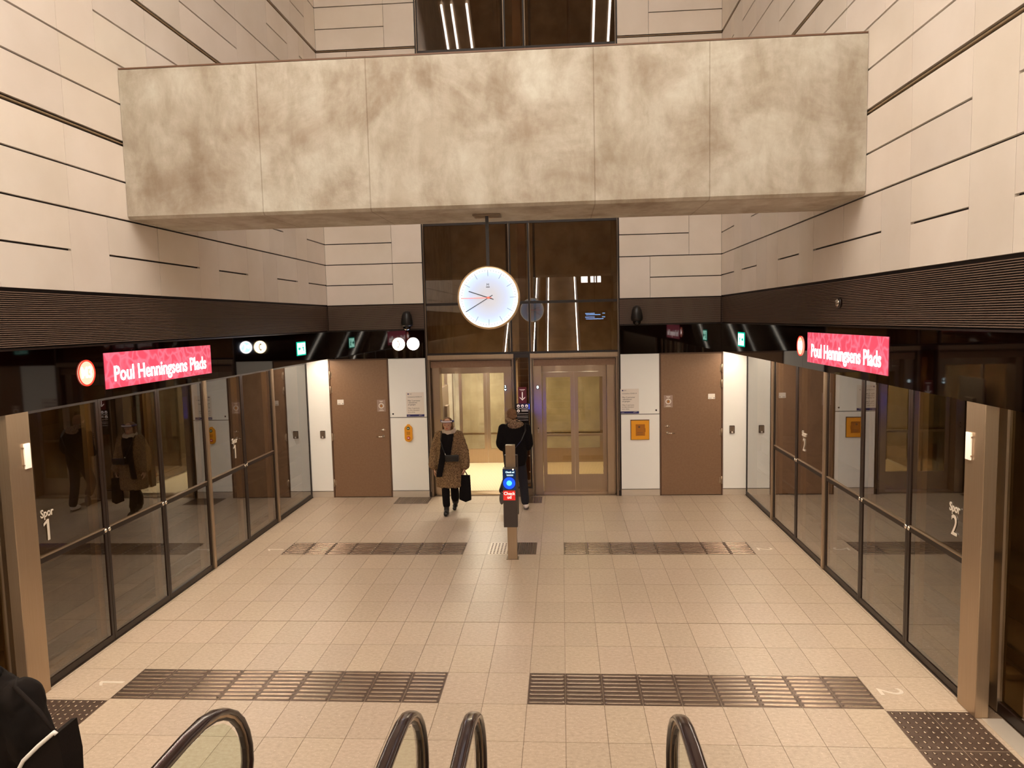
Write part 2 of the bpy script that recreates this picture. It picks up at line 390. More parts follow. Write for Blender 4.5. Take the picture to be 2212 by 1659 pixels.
# ------------------------------------------------------------------ side walls
S0 = [2.01, 2.94, 3.45, 4.31, 4.79, 5.30, 6.14, 6.68, 7.54, 8.41, 8.90, 9.75, 10.27, 10.77, 11.63, 12.14, D]
SP = [1, 0, 1, 1, 0, 1, 0, 1, 1, 0, 1, 0, 0, 1, 0, 1]
def cells_default(ymax):
    c = [(S0[i], S0[i+1], SP[i]) for i in range(16)]
    c += [(S0[i]-11.056, S0[i+1]-11.056, SP[i]) for i in range(16)]; c += [(S0[i]-22.112, S0[i+1]-22.112, SP[i]) for i in range(10, 16)]
    return [(max(a, YE), b_, s_) for a, b_, s_ in c if a < ymax-.01 and b_ > YE]
ROWS = [(ZL+.012, 4.316, []),
        (4.316, 5.066, [(4.31, 4.79, 1), (4.79, 5.30, 0), (5.30, 6.16, 1), (6.16, 7.54, 1), (7.54, 8.41, 1), (8.41, 8.90, 0), (8.9, 9.75, 1), (9.75, 10.55, 0), (10.55, 11.11, 1), (11.11, 11.63, 0), (11.63, 12.15, 0), (12.15, D, 1)]),
        (5.066, 5.821, [(4.31, 5.30, 0), (5.30, 6.18, 1), (6.18, 7.54, 1), (7.54, 9.75, 1), (9.75, 11.63, 0), (11.63, D, 1)]),
        (5.821, 6.575, [(4.31, 5.30, 1), (5.30, 6.17, 0), (6.17, 6.69, 0), (6.69, 7.55, 1), (7.55, 8.44, 1), (8.44, 9.2, 0), (9.2, 10.77, 1), (10.77, 11.63, 0), (11.63, D, 1)]),
        (6.575, 7.33, [(4.31, 6.14, 1), (6.14, 7.55, 0), (7.55, 8.30, 0), (8.30, 9.78, 1), (9.78, 10.4, 0), (10.4, 11.1, 0), (11.1, 11.9, 0), (11.9, D, 0)]),
        (7.33, 8.078, [(4.31, 6.68, 1), (6.68, 8.41, 1), (8.41, 9.78, 0), (9.78, 10.85, 0), (10.85, 11.67, 1), (11.67, 12.20, 0), (12.2, 12.42, 1), (12.42, D, 0)]),
        (8.078, 8.83, [(4.31, 7.54, 1), (7.54, 9.4, 1), (9.4, 10.96, 0), (10.96, 11.87, 0), (11.87, 12.52, 1), (12.52, D, 0)]),
        (8.83, 9.585, []), (9.585, 10.34, []), (10.34, 11.09, []), (11.09, ZC, [])]
DOUBLE = (5.066, 6.575, 8.078, 9.585)
def wallpanels(s):
    mb = MB(); H = .0095
    for k, (z0, z1, cs) in enumerate(ROWS):
        cells = cs + cells_default(4.31) if cs else cells_default(99)
        g0 = .028 if z0 in DOUBLE else H; g1 = .028 if z1 in DOUBLE else H
        for y0, y1, sp in cells:
            ga = .006 if abs(y0-7.54) < .02 else .0018; gb = .006 if abs(y1-7.54) < .02 else .0018
            zz = [(z0+g0, z1-g1)] if not sp else [(z0+g0, (z0+z1)/2-H), ((z0+z1)/2+H, z1-g1)]
            for a, b_ in zz:
                v = 1+rnd(.05); mb.t = (v, v*(1-abs(rnd(.012))), v*(1-abs(rnd(.03))), 1)
                mb.box(s*B, s*(B+.03+rnd(.0)), y0+ga, y1-gb, a, b_)
    return mb
for s, nm in ((-1, 'wall_left'), (1, 'wall_right')):
    w = struct(nm, wallpanels(s), 'wall_panel', tint=True)
    mb = MB(); mb.box(s*(B+.032), s*(B+.25), YE, D+.2, ZL, ZC); struct('backing', mb, 'wall_gap', w)
    mb = MB()
    for z in DOUBLE: mb.box(s*(B+.002), s*(B+.03), YE, D, z-.006, z+.006)
    struct('joint_strip', mb, 'metal_strip', w)

# louvre bands and black glass fascia
def louvre(axis, s, a, b_):
    mb = MB(); n = 27; p = (ZL-ZK-.02)/n
    for k in range(n):
        z = ZK+.012+k*p
        # each slat a wedge: upper face catches the light, gap below stays dark
        if axis == 'x':
            q = [(s*B, z+p*.30), (s*B, z+p*.72), (s*(B+.03), z+p*.95), (s*(B+.03), z+p*.30)]
            mb.rings([[(x, a, zz) for x, zz in q], [(x, b_, zz) for x, zz in q]], smooth=False)
        else:
            q = [(D, z+p*.30), (D, z+p*.72), (D+.03, z+p*.95), (D+.03, z+p*.30)]
            mb.rings([[(a, y, zz) for y, zz in q], [(b_, y, zz) for y, zz in q]], smooth=False)
    return mb
tn = 0
for s in (-1, 1):
    tn += 1; t = struct('trim_%d' % tn, louvre('x', s, YE, D-.005), 'louvre')
    mb = MB(); mb.box(s*(B+.031), s*(B+.2), YE, D+.1, ZK-.01, ZL+.01); struct('louvre_backing', mb, 'louvre_back', t)
    tn += 1; mb = MB()
    ys = [D-.002, 11.0, 8.72, 6.4, 4.3, 2.0, -.3, -2.6, -5, -8, -11, YE]
    for y1, y0 in zip(ys, ys[1:]): mb.box(s*B, s*(B+.03), y0+.0015, y1-.0015, ZF, ZK-.012)
    t = struct('trim_%d' % tn, mb, 'black_glass')
    mb = MB(); mb.box(s*(B+.03), s*4.26, YE, D, ZF+.002, ZF+.06); mb.box(s*(B-.004), s*(B+.02), YE, D-.002, ZK-.012, ZK+.004); struct('soffit', mb, 'dark_frame', t)
    tn += 1; mb = MB(); mb.box(s*(B+.10), s*(B+.17), -12, D-.1, ZF+.0006, ZF+.0018); t = struct('trim_%d' % tn, mb, 'glow_soffit')

# ------------------------------------------------------------------ end wall with the lifts
mb = MB()
H = .0085
def bp_(x0, x1, z0, z1):
    v = 1+rnd(.03); mb.t = (v, v*(1-abs(rnd(.01))), v*(1-abs(rnd(.03))), 1); mb.box(x0+.003, x1-.003, D, D+.03, z0+H, z1-H)
z0 = ZL+.004
for a, b_ in ((z0, 3.944), (3.944, 4.316), (4.316, 4.688), (4.688, 5.06)): bp_(-B, -2.318, a, b_)
for a, b_ in ((z0, 4.316), (4.316, 5.06)): bp_(-2.318, -1.77, a, b_)
bp_(1.77, 2.31, z0, 4.316)
for a, b_ in ((z0, 3.944), (3.944, 4.316)): bp_(2.31, B, a, b_)
for a, b_ in ((4.316, 4.70), (4.70, 5.06)): bp_(1.77, 2.99, a, b_)
bp_(2.99, B, 4.316, 5.06)
for s in (-1, 1):
    for a, b_ in ((5.06, 5.44), (5.44, 5.82), (5.82, 6.57), (6.57, 6.95), (6.95, 7.33)): bp_(min(s*1.77, s*B), max(s*1.77, s*B), a, b_)
bp_(-B, -3.0, 7.33, 8.06); bp_(-3.0, -1.77, 7.33, 8.06); bp_(1.77, 2.31, 7.33, 8.06); bp_(2.31, B, 7.33, 8.06)
for a, b_ in ((8.09, 8.455), (8.455, 8.83), (8.83, 9.2), (9.2, 9.57)): bp_(-B, -2.318, a, b_); bp_(2.31, B, a, b_)
bp_(-2.318, -1.77, 8.09, 8.83); bp_(-2.318, -1.77, 8.83, 9.57); bp_(1.77, 2.31, 8.09, 9.57)
for s in (-1, 1):
    for k in range(4): bp_(min(s*1.77, s*B), max(s*1.77, s*B), 9.57+.65*k, 10.22+.65*k)
wb = struct('wall_back', mb, 'wall_panel', tint=True)
mb = MB()
for s in (-1, 1): mb.box(s*1.765, s*4.2, D+.032, D+.25, 0, ZC)
struct('backing', mb, 'wall_gap', wb)
mb = MB()
for s in (-1, 1): mb.box(s*1.77, s*B, D+.004, D+.03, 8.070, 8.080)
struct('joint_strip', mb, 'metal_strip', wb)
for s in (-1, 1):
    mb = MB(); mb.box(s*3.592, s*3.998, D, D+.03, .125, ZF+.0); struct('white_panel', mb, 'white_glass', wb)
    mb = MB(); mb.box(s*1.775, s*2.462, D, D+.03, .125, 1.490); struct('white_panel', mb, 'white_glass', wb)
    mb = MB(); mb.box(s*1.775, s*2.462, D, D+.03, 1.502, 2.585); w = struct('white_panel', mb, 'white_glass', wb)
    mb = MB(frame('back', (s*2.405, D-.001, 1.565))); mb.cyl((0, 0, 0), .016, .003, 'z', 20); struct('lock', mb, 'black_plastic', w)
    mb = MB(); mb.box(s*3.59, s*3.998, D-.004, D+.03, 0.001, .113); mb.box(s*1.772, s*2.464, D-.004, D+.03, 0.001, .113); struct('baseboard_%s' % ('left' if s < 0 else 'right'), mb, 'skirting')
    tn += 1; mb = MB(); mb.box(s*1.765, s*(B-.002), D-.001, D+.03, 2.595, ZK-.012); t = struct('trim_%d' % tn, mb, 'black_glass')
    tn += 1; a, b_ = sorted((s*1.765, s*(B-.01))); t = struct('trim_%d' % tn, louvre('y', 1, a, b_), 'louvre')
    mb = MB(); mb.box(s*1.765, s*(B-.002), D-.006, D+.02, ZK-.012, ZK+.004); struct('louvre_edge', mb, 'dark_frame', t)

# service doors
for n, s in ((1, -1), (2, 1)):
    mb = MB(); mb.box(s*2.490, s*3.560, D-.002, D+.04, .012, 2.572, .004); d = struct('door_%d' % n, mb, 'door_brown')
    mb = MB(); mb.box(s*2.468, s*2.484, D-.006, D+.03, 0.001, 2.592); mb.box(s*3.566, s*3.586, D-.006, D+.03, 0.001, 2.592); mb.box(s*2.468, s*3.586, D-.006, D+.03, 2.578, 2.594)
    struct('door_frame', mb, 'door_edge', d)
    for z in (2.31, 2.03, 1.15, .28):
        mb = MB(); mb.cyl((s*3.563, D-.016, z-.07), .012, .14, 'z', 12); mb.box(s*3.53, s*3.56, D-.006, D-.002, z-.05, z+.05); struct('hinge', mb, 'steel', d)
    hx = s*2.60; F = frame('back', (hx, D-.002, 1.15)); mb = MB(F)
    mb.lathe((0, 0, 0), [(.027, 0), (.027, .008), (.012, .010), (.011, .045)], 20)
    mb.tube([(0, 0, .045), (s*.02, 0, .052), (s*.06, -.002, .052), (s*.125, -.004, .048)], [.011, .011, .010, .008], 10); h = struct('door_handle', mb, 'chrome', d)
    mb = MB(frame('back', (hx, D-.002, 1.27))); mb.lathe((0, 0, 0), [(.027, 0), (.027, .010), (.016, .012), (.015, .03), (.006, .031)], 20); mb.box(-.045*1, .045, -.008, .012, .0, .006); struct('door_lock', mb, 'chrome', d)
    F = frame('back', (s*3.385, D-.003, 1.80)); mb = MB(F); mb.rrect(-.06, .06, -.047, .047, 0, .004, .006); p = struct('notice_plate', mb, 'paper', d)
    mb = MB(F); mb.box(-.05, .0, -.034, -.028, .004, .005); mb.box(.036, .05, -.036, -.02, .004, .005); struct('print', mb, 'print_dark', p)
    F = frame('back', (s*2.62, D-.003, 1.725)); mb = MB(F); mb.box(-.078, .078, -.112, .108, 0, .002); p = struct('sticker', mb, 'sticker', d)
    mb = MB(F); mb.annulus((0, -.005, .002), .034, .05, .001, 32); mb.box(-.035, .035, .078, .088, .002, .003); mb.box(-.02, .02, .064, .070, .002, .003)
    mb.box(-.03, .03, -.082, -.076, .002, .003); mb.box(-.045, .045, -.098, -.09, .002, .003); struct('print', mb, 'paper', p)
    mb = MB(F); mb.prism([(-.018, -.025), (.018, -.025), (.012, .005), (0, .02), (-.012, .005)], .002, .003); struct('pictogram', mb, 'yellow_dark', p)

# shaft glazing above the lifts
ZS = [2.640, 3.555, 4.985, 7.98, 9.6, 10.9, ZC]
mb = MB()
for s in (-1, 1):
    mb.box(s*1.728, s*1.766, D-.01, D+.08, 0, ZC)
for x in (-.19, .16): mb.box(x-.022, x+.022, D+.0, D+.07, 2.65, ZC)
for z in ZS[1:]: mb.box(-1.73, 1.73, D-.006, D+.06, z-.024, z+.024)
mb.box(-1.73, 1.73, D-.006, D+.10, 2.634, 2.668)
wf = struct('window_1', mb, 'dark_frame')
mb = MB()
for a, b_ in zip(ZS, ZS[1:]):
    for x0, x1 in ((-1.727, -.213), (-.167, .137), (.183, 1.727)): mb.box(x0, x1, D+.025, D+.033, a+.025, b_-.025)
struct('pane', mb, 'shaft_glass', wf)
mb = MB()
for s in (-1, 1): mb.box(s*1.735, s*1.741, D-.016, D-.011, 0.1, ZC)
for x in (-.20, .175): mb.box(x-.004, x+.004, D-.006, D-.0005, 2.67, ZC)
struct('bright_edge', mb, 'steel', wf)

# shaft room behind the glazing
mb = MB(); mb.box(-2.2, 2.2, 17.9, 18.1, -1, ZC); mb.box(-2.2, -1.95, D+.26, 17.9, -1, ZC); mb.box(1.95, 2.2, D+.26, 17.9, -1, ZC); struct('wall_shaft', mb, 'concrete_shaft')
mb = MB(); mb.box(-1.94, 1.94, D+.36, 17.89, -.3, -.012); struct('floor_shaft', mb, 'concrete_shaft')
g = thing('lift_guide_column', 'grey steel guide column between the two lift shafts behind glass', 'column', (0, 14.2, 0))
mb = MB(); mb.box(-.10, .06, 14.1, 14.3, 0, ZC-.05); obj('post', mb, 'steel_dark', g)
for x in (-.30, .22):
    mb = MB(); mb.box(x-.02, x+.02, 14.0, 14.15, 0, ZC-.05); obj('guide_rail', mb, 'dark_frame', g)
for x, zt in ((.44, 3.9), (.98, 3.9), (.25, 3.2)):
    pass

# ------------------------------------------------------------------ lifts
def lift(s, is_open):
    nm = 'left' if s < 0 else 'right'
    t = thing('elevator', ('open glass and steel lift with a lit ribbed floor, left of the two' if is_open else 'closed lift with two glass sliding doors in steel frames, right of the two'), 'elevator', (s*.95, D, 0))
    X = lambda v: s*v
    mb = MB(); mb.box(X(.15), X(1.724), D-.03, D+.02, 2.555, 2.630, .004); obj('header_bar', mb, 'steel', t)
    mb = MB(); mb.box(X(.158), X(.185), D-.02, D+.30, 0.002, 2.553); mb.box(X(1.69), X(1.722), D-.02, D+.30, 0.002, 2.553); mb.box(X(.158), X(1.722), D+.03, D+.30, 2.53, 2.553); obj('outer_frame', mb, 'steel_dark', t)
    mb = MB(); mb.box(X(.205), X(1.685), D+.04, D+.29, 2.400, 2.520, .003); obj('header', mb, 'door_brown', t)
    mb = MB(); mb.box(X(.20), X(.345), D+.10, D+.36, 0.002, 2.398); mb.box(X(1.535), X(1.66), D+.10, D+.36, 0.002, 2.398)
    mb.box(X(.185), X(.20), D+.16, D+.36, .002, 2.40); mb.box(X(1.66), X(1.69), D+.18, D+.36, .002, 2.40); obj('jamb', mb, 'steel', t)
    mb = MB(); mb.box(X(.35), X(1.532), D+.29, D+.34, 2.270, 2.398); obj('transom', mb, 'steel', t)
    for x in (.655, 1.25):
        mb = MB(); mb.cyl((X(x), D+.23, 2.392), .022, .007, 'z', 16); obj('downlight', mb, 'glow_white', t)
        ld = bpy.data.lights.new('downlight_beam', 'SPOT'); ld.energy = 2.2; ld.color = (1, .85, .6); ld.spot_size = 1.25; ld.spot_blend = .4; ld.shadow_soft_size = .012
        lo = bpy.data.objects.new('downlight_beam', ld); COL.objects.link(lo); lo.location = (X(x), D+.255, 2.385); lo.rotation_euler = (-.12, 0, 0)
    mb = MB(); mb.box(X(.35), X(1.534), D+.10, D+.42, -.003, .012); obj('sill', mb, 'steel', t)
    # indicator and call buttons on the inner jamb
    F = frame('back', (X(.272 if s > 0 else .32)*1, D+.099, 2.005)); 
    if s > 0: F = frame('back', (.272, D+.099, 2.005))
    mb = MB(F); mb.rrect(-.026, .026, -.06 if s < 0 else -.038, .05 if s < 0 else .038, 0, .004, .018); ind = obj('indicator', mb, 'black_plastic', t)
    if s < 0:
        text('digit', '2', .055, 'glow_display', F @ Matrix.Translation((0, .024, .005)), ind, bold=.001)
        mb = MB(F); mb.prism([(-.018, -.02), (.018, -.02), (.018, -.03), (.009, -.03), (.009, -.05), (-.009, -.05), (-.009, -.03), (-.018, -.03)], .004, .006); obj('arrow', mb, 'glow_display', ind)
    else: text('digit', '0', .075, 'glow_display', F @ Matrix.Translation((0, 0, .005)), ind, bold=.0015)
    F = frame('back', (X(.272 if s > 0 else .32), D+.099, 1.19)); mb = MB(F); mb.rrect(-.035, .035, -.12, .12, 0, .003, .004); pl = obj('call_plate', mb, 'steel', t)
    mb = MB(F)
    for v in (.03, -.01): mb.cyl((0, v, .003), .012, .006, 'z', 16)
    obj('call_button', mb, 'chrome', pl)
    mb = MB(F); mb.cyl((0, .06, .003), .01, .002, 'z', 12); obj('key_lock', mb, 'black_plastic', pl)
    def leaf(x0, x1, y, glassm):
        x0, x1 = sorted((X(x0), X(x1)))
        fr = MB(); st = .068; gz0, gz1 = .34, 2.17
        fr.box(x0, x0+st, y, y+.035, .014, 2.265); fr.box(x1-st, x1, y, y+.035, .014, 2.265)
        fr.box(x0+st, x1-st, y, y+.035, .014, gz0); fr.box(x0+st, x1-st, y, y+.035, gz1, 2.265)
        d = obj('door_leaf', fr, 'steel', t)
        p = MB(); p.box(x0+st, x1-st, y+.012, y+.022, gz0, gz1); obj('glass', p, glassm, d)
        h = MB(); h.box(x0+st, x1-st, y+.024, y+.05, 1.058, 1.098); obj('rail', h, 'steel', d)
    if not is_open:
        leaf(.352, .94, D+.30, 'lift_glass'); leaf(.944, 1.532, D+.30, 'lift_glass')
        mb = MB(); mb.box(.40, 1.50, D+.55, D+.56, 0.01, 2.4)
    # cabin
    y0, y1 = D+.42, 16.18
    c = thing('lift_cabin', 'lit lift cabin with glass walls and pale ribbed floor' if is_open else 'dim lift cabin behind the closed glass doors', 'lift cabin', (s*1.0, 14.8, 0))
    x0, x1 = .22, 1.78
    fl_ = MB(); fl_.box(X(x0), X(x1), y0, y1, -.01, .006); obj('floor_mat', fl_, 'lift_floor', c)
    rb = MB(); k = x0+.02
    while k < x1: rb.box(X(k), X(k+.009), y0, y1, .006, .0085); k += .032
    obj('floor_ribs', rb, 'lift_floor_line', c)
    mb = MB()
    for x in (x0, x1-.04): 
        for y in (y0, (y0+y1)/2-.3, y1-.05): mb.box(X(x), X(x+.04), y, y+.05, .006, 2.4)
    mb.box(X(x0), X(x1), y1-.03, y1+.03, 2.10, 2.4); mb.box(X(x0), X(x1), y0, y1, 2.4, 2.5); obj('cabin_frame', mb, 'steel_dark', c)
    for xa in (x1-.03, x0+.022):
        mb = MB(); mb.box(X(xa), X(xa+.008), y0+.05, y1-.05, .05, 2.4); obj('side_glass', mb, 'shaft_glass', c)
    mb = MB(); mb.box(X(x1-.06), X(x1-.035), 14.45, 15.3, .3, 1.9); mb.box(X(x1-.12), X(x1-.05), 14.7, 15.0, 1.0, 1.5) ; obj('control_panel', mb, 'steel_dark', c)
    for a, b_ in ((.24, .985), (.99, 1.62)):
        fr = MB(); st = .07; u0, u1 = sorted((X(a), X(b_))); y = y1
        fr.box(u0, u0+st, y, y+.03, .01, 2.10); fr.box(u1-st, u1, y, y+.03, .01, 2.10); fr.box(u0+st, u1-st, y, y+.03, .01, .335); fr.box(u0+st, u1-st, y, y+.03, 2.06, 2.10)
        d = obj('rear_door', fr, 'steel', c)
        p = MB(); p.box(u0+st, u1-st, y+.012, y+.02, .335, 2.06); obj('glass', p, 'lift_glass', d)
        h = MB(); h.box(u0+st, u1-st, y+.02, y+.045, .655, .70); obj('rail', h, 'steel', d)
    for x in (.65, 1.25):
        mb = MB(); mb.box(X(x-.2), X(x+.2), 14.3, 15.4, 2.385, 2.398); obj('ceiling_light', mb, 'glow_lift' if is_open else 'glow_shaft', c)
    # unseen lamp added to brighten the shaft wall behind the cabin
    k = thing('shaft_fill_light', 'slim unseen lamp added to light the concrete behind the %s lift' % nm, 'lamp', (s*1.0, 17.0, 2.28))
    mb = MB(); mb.box(X(.3), X(1.75), 16.85, 17.15, 2.29, 2.35); obj('housing', mb, 'lamp_housing', k)
    mb = MB(); mb.box(X(.32), X(1.73), 16.9, 17.1, 2.28, 2.29); obj('diffuser', mb, 'glow_lift' if is_open else 'glow_shaft', k)
lift(-1, True); lift(1, False)

# strip between the two lifts
g = thing('lift_divider', 'dark narrow glass strip with bolts between the two lifts', 'panel', (0, D, 0))
mb = MB(); mb.box(-.148, -.118, D, D+.06, .15, 2.632); mb.box(.118, .148, D, D+.06, .15, 2.632); mb.box(-.118, .118, D, D+.06, 2.56, 2.632); mb.box(-.118, .118, D, D+.06, .15, .175); obj('frame', mb, 'dark_frame', g)
mb = MB(); mb.box(-.118, .118, D+.03, D+.038, .175, 2.56); obj('pane', mb, 'shaft_glass', g)
mb = MB(); mb.box(-.15, .15, D-.03, D+.05, 0.001, .15, .003); obj('kick_plate', mb, 'steel_dark', g)
for z in (.45, .75, 1.05, 1.38):
    mb = MB(frame('back', (.10, D+.03, z))); mb.lathe((0, 0, 0), [(.014, 0), (.014, .01), (.006, .016)], 14); obj('bolt', mb, 'steel', g)
F = frame('back', (-.005, D-.003, 1.875)); sg = thing('arrow_sign', 'dark red sign with a white downward arrow between the lifts', 'sign', (-.005, D-.01, 1.73))
mb = MB(F); mb.box(-.076, .076, -.15, .15, 0, .012); obj('plate', mb, 'red_sign', sg)
mb = MB(F); mb.box(-.009, .009, -.06, .06, .012, .014)
for sg_ in (-1, 1): mb.prism([(0, -.095), (sg_*.05, -.045), (sg_*.05, -.028), (0, -.072)], .012, .014)
mb.box(-.05, .05, .10, .108, .012, .014); mb.box(-.03, .03, .084, .088, .012, .014); obj('arrow', mb, 'sign_white', sg)
F = frame('back', (-.007, D-.003, 1.49)); sg = thing('directory_sign', 'black directory board with small round pictograms below the red arrow sign', 'sign', (-.007, D-.01, 1.25))
mb = MB(F); mb.box(-.115, .115, -.24, .235, 0, .012); obj('plate', mb, 'sign_black', sg)
mb = MB(F)
for u in (-.075, 0, .075): mb.cyl((u, .19, .012), .027, .001, 'z', 24)
mb.cyl((-.075, .10, .012), .027, .001, 'z', 24); mb.box(-.11, .11, .144, .149, .012, .013); mb.box(-.02, .10, .112, .119, .012, .013); mb.box(-.02, .10, .092, .099, .012, .013)
for v in (.045, -.0, -.03, -.07): mb.box(-.10, .10, v, v+.003, .012, .013)
obj('pictogram', mb, 'sign_white', sg)
for u in (-.075, 0, .075):
    mb = MB(F); mb.cyl((u-.002, .190, .0135), .007, .001, 'z', 12); mb.prism([(u-.008, .188), (u+.006, .188), (u+.013, .172), (u-.010, .172)], .0135, .0142); obj('symbol', mb, 'sign_black', sg)
mb = MB(F); mb.box(-.09, -.06, .088, .104, .0135, .0142); obj('symbol', mb, 'sign_black', sg)

# ------------------------------------------------------------------ end-wall fittings
for s, ds in ((-1, 'left'), (1, 'right')):
    F = frame('back', (s*3.745, D, 1.20)); k = thing('keypad', 'small grey keypad on the white panel at the far %s corner' % ds, 'keypad', (s*3.745, D, 1.13), 'keypads beside the service doors')
    mb = MB(F); mb.rrect(-.045, .045, -.07, .07, 0, .03, .008); obj('housing', mb, 'keypad', k)
    for r in range(4):
        for c_ in range(3):
            mb = MB(F); u, v = -.026+.026*c_, .045-.022*r; mb.box(u-.008, u+.008, v-.007, v+.007, .03, .033); obj('key', mb, 'steel', k)
    mb = MB(F); mb.cyl((0, -.048, .03), .016, .004, 'z', 20); obj('reader', mb, 'paper', k)
    # poster
    px0 = -1.985 if s < 0 else 1.932
    F = frame('back', (px0, D-.001, 1.735)); k = thing('notice_poster', 'white poster about lift capacity with a blue foot, %s of the lifts' % ds, 'poster', (px0, D, 1.50), 'capacity posters beside the lifts')
    mb = MB(F); mb.box(-.165, .165, -.225, .225, 0, .003); obj('sheet', mb, 'paper', k)
    mb = MB(F); mb.box(-.165, .165, -.225, -.183, .003, .004); obj('foot_band', mb, 'print_blue', k)
    mb = MB(F); mb.prism([(.06, -.205), (.12, -.198), (.13, -.193), (.07, -.197)], .004, .005); mb.box(-.15, -.10, -.208, -.204, .004, .005); obj('foot_print', mb, 'paper', k)
    text('heading', 'Coronavirus COVID-19', .03, 'print_dark', F @ Matrix.Translation((-.135, .140, .0035)), k, bold=0, align='LEFT', depth=.0005, sx=.88)
    text('body_text', 'Max 2 personer\ni elevatoren\nad gangen', .036, 'print_dark', F @ Matrix.Translation((-.135, .035, .0035)), k, bold=0, align='LEFT', depth=.0005, line=1.0)
    text('body_text', 'Max 2 persons\nin the elevator\nat a time', .036, 'print_grey', F @ Matrix.Translation((-.135, -.105, .0035)), k, bold=0, align='LEFT', depth=.0005, line=1.0)
    mb = MB(F); mb.cyl((-.125, .195, .003), .013, .001, 'z', 20); mb.box(-.105, -.06, .193, .198, .003, .004); obj('emblem', mb, 'print_blue', k)
    # dome camera on the louvre
    F = frame('back', (s*2.06, D, 3.30)); k = thing('dome_camera', 'black dome surveillance camera on the louvre %s of the shaft glazing' % ds, 'camera', (s*2.06, D-.1, 3.15), 'dome cameras on the end wall')
    mb = MB(); mb.lathe((s*2.06, D-.12, 3.17), [(.045, 0), (.098, .015), (.108, .06), (.098, .13), (.085, .20), (.06, .255), (.02, .28)], 28); mb.cyl((s*2.06, D-.08, 3.33), .05, .082, 'y', 20); obj('housing', mb, 'black_plastic', k)
    mb = MB(); mb.ell((s*2.06, D-.125, 3.165), (.07, .07, .065)); obj('dome', mb, 'black_glass', k)
F = frame('back', (-2.125, D, 1.205)); k = thing('emergency_call_point', 'yellow rounded call point with green and red buttons on white panel', 'call point', (-2.125, D, 1.05))
mb = MB(F); mb.rrect(-.072, .072, -.158, .148, 0, .035, .068, 10); mb.rrect(-.03, .03, .12, .165, 0, .02, .02); obj('housing', mb, 'yellow', k)
mb = MB(F); mb.lathe((0, .092, .035), [(.030, 0), (.028, .008), (.01, .01)], 24); b1 = obj('button', mb, 'button_green', k); b1['label'] = 'green button'
text('print', 'INFO', .014, 'white_print', F @ Matrix.Translation((0, .092, .046)), b1, bold=.0004, depth=.0004)
mb = MB(F); mb.lathe((0, -.088, .035), [(.032, 0), (.030, .008), (.01, .01)], 24); b1 = obj('button', mb, 'button_red', k); b1['label'] = 'red button'
text('print', 'SOS', .018, 'white_print', F @ Matrix.Translation((0, -.088, .046)), b1, bold=.0004, depth=.0004)
mb = MB(F)
for r in range(5): mb.box(-.032, .032, -.026+.012*r, -.020+.012*r, .035, .038)
obj('speaker_grille', mb, 'yellow_dark', k)
F = frame('back', (2.112, D, 1.21)); k = thing('alarm_cabinet', 'square yellow cabinet with a small window right of the lifts', 'cabinet', (2.112, D, 1.02))
mb = MB(F); mb.box(-.170, .168, -.182, .188, -.0, .006); obj('recess_frame', mb, 'door_edge', k)
mb = MB(F)
for a in ((-.158, -.078, -.172, .172), (.088, .16, -.172, .172), (-.078, .088, .105, .172), (-.078, .088, -.172, -.105)): mb.box(a[0], a[1], a[2], a[3], .006, .026)
obj('door', mb, 'yellow', k)
mb = MB(F); mb.box(-.078, .088, -.105, .105, .006, .012); obj('window', mb, 'yellow_dark', k)
mb = MB(F); mb.cyl((-.015, .055, .012), .018, .004, 'z', 20); mb.box(-.05, .05, -.05, -.044, .012, .014); mb.box(-.05, .05, -.08, -.074, .012, .014); obj('print', mb, 'door_edge', k)
mb = MB(F); mb.box(.084, .096, -.035, .035, .026, .036, .003); obj('latch', mb, 'yellow_dark', k)

# lit round pictograms on the black fascia of the end wall
F = frame('back', (-2.253, D-.001, 2.852)); k = thing('phone_sign', 'lit round white sign with a handset beside the lift glazing', 'sign', (-2.253, D, 2.73))
mb = MB(F); mb.cyl((0, 0, 0), .115, .008, 'z', 48); obj('disc', mb, 'glow_phone', k)
mb = MB(F); P = [(.030*math.cos(a)-.045, .055*math.sin(a)) for a in [math.radians(x) for x in range(-80, 81, 16)]]; mb.tube([(p[0]+.03, p[1], .010) for p in P], .010, 8); mb.ell((-.012, .052, .01), (.02, .016, .006), 12, 8); mb.ell((-.012, -.052, .01), (.02, .016, .006), 12, 8); obj('handset', mb, 'symbol_grey', k)
F = frame('back', (-1.983, D-.001, 2.852)); k = thing('hearing_loop_sign', 'lit round blue sign with an ear symbol, nearest the lift glazing', 'sign', (-1.983, D, 2.73))
mb = MB(F); mb.cyl((0, 0, 0), .108, .008, 'z', 48); obj('disc', mb, 'glow_ear', k)
mb = MB(F); mb.annulus((0, 0, .008), .100, .113, .002, 48)
mb.tube([(.045-.0+.035*math.cos(a), .02+.045*math.sin(a), .010) for a in [math.radians(x) for x in range(-20, 201, 20)]] + [(.02, -.03, .01), (.035, -.06, .01), (.05, -.055, .01)], .006, 6)
for r_ in (.02, .04, .06): mb.tube([(-.0-r_*math.cos(a), .01+r_*math.sin(a), .010) for a in [math.radians(x) for x in range(-38, 39, 15)]], .005, 6)
obj('ear_symbol', mb, 'glow_white', k)

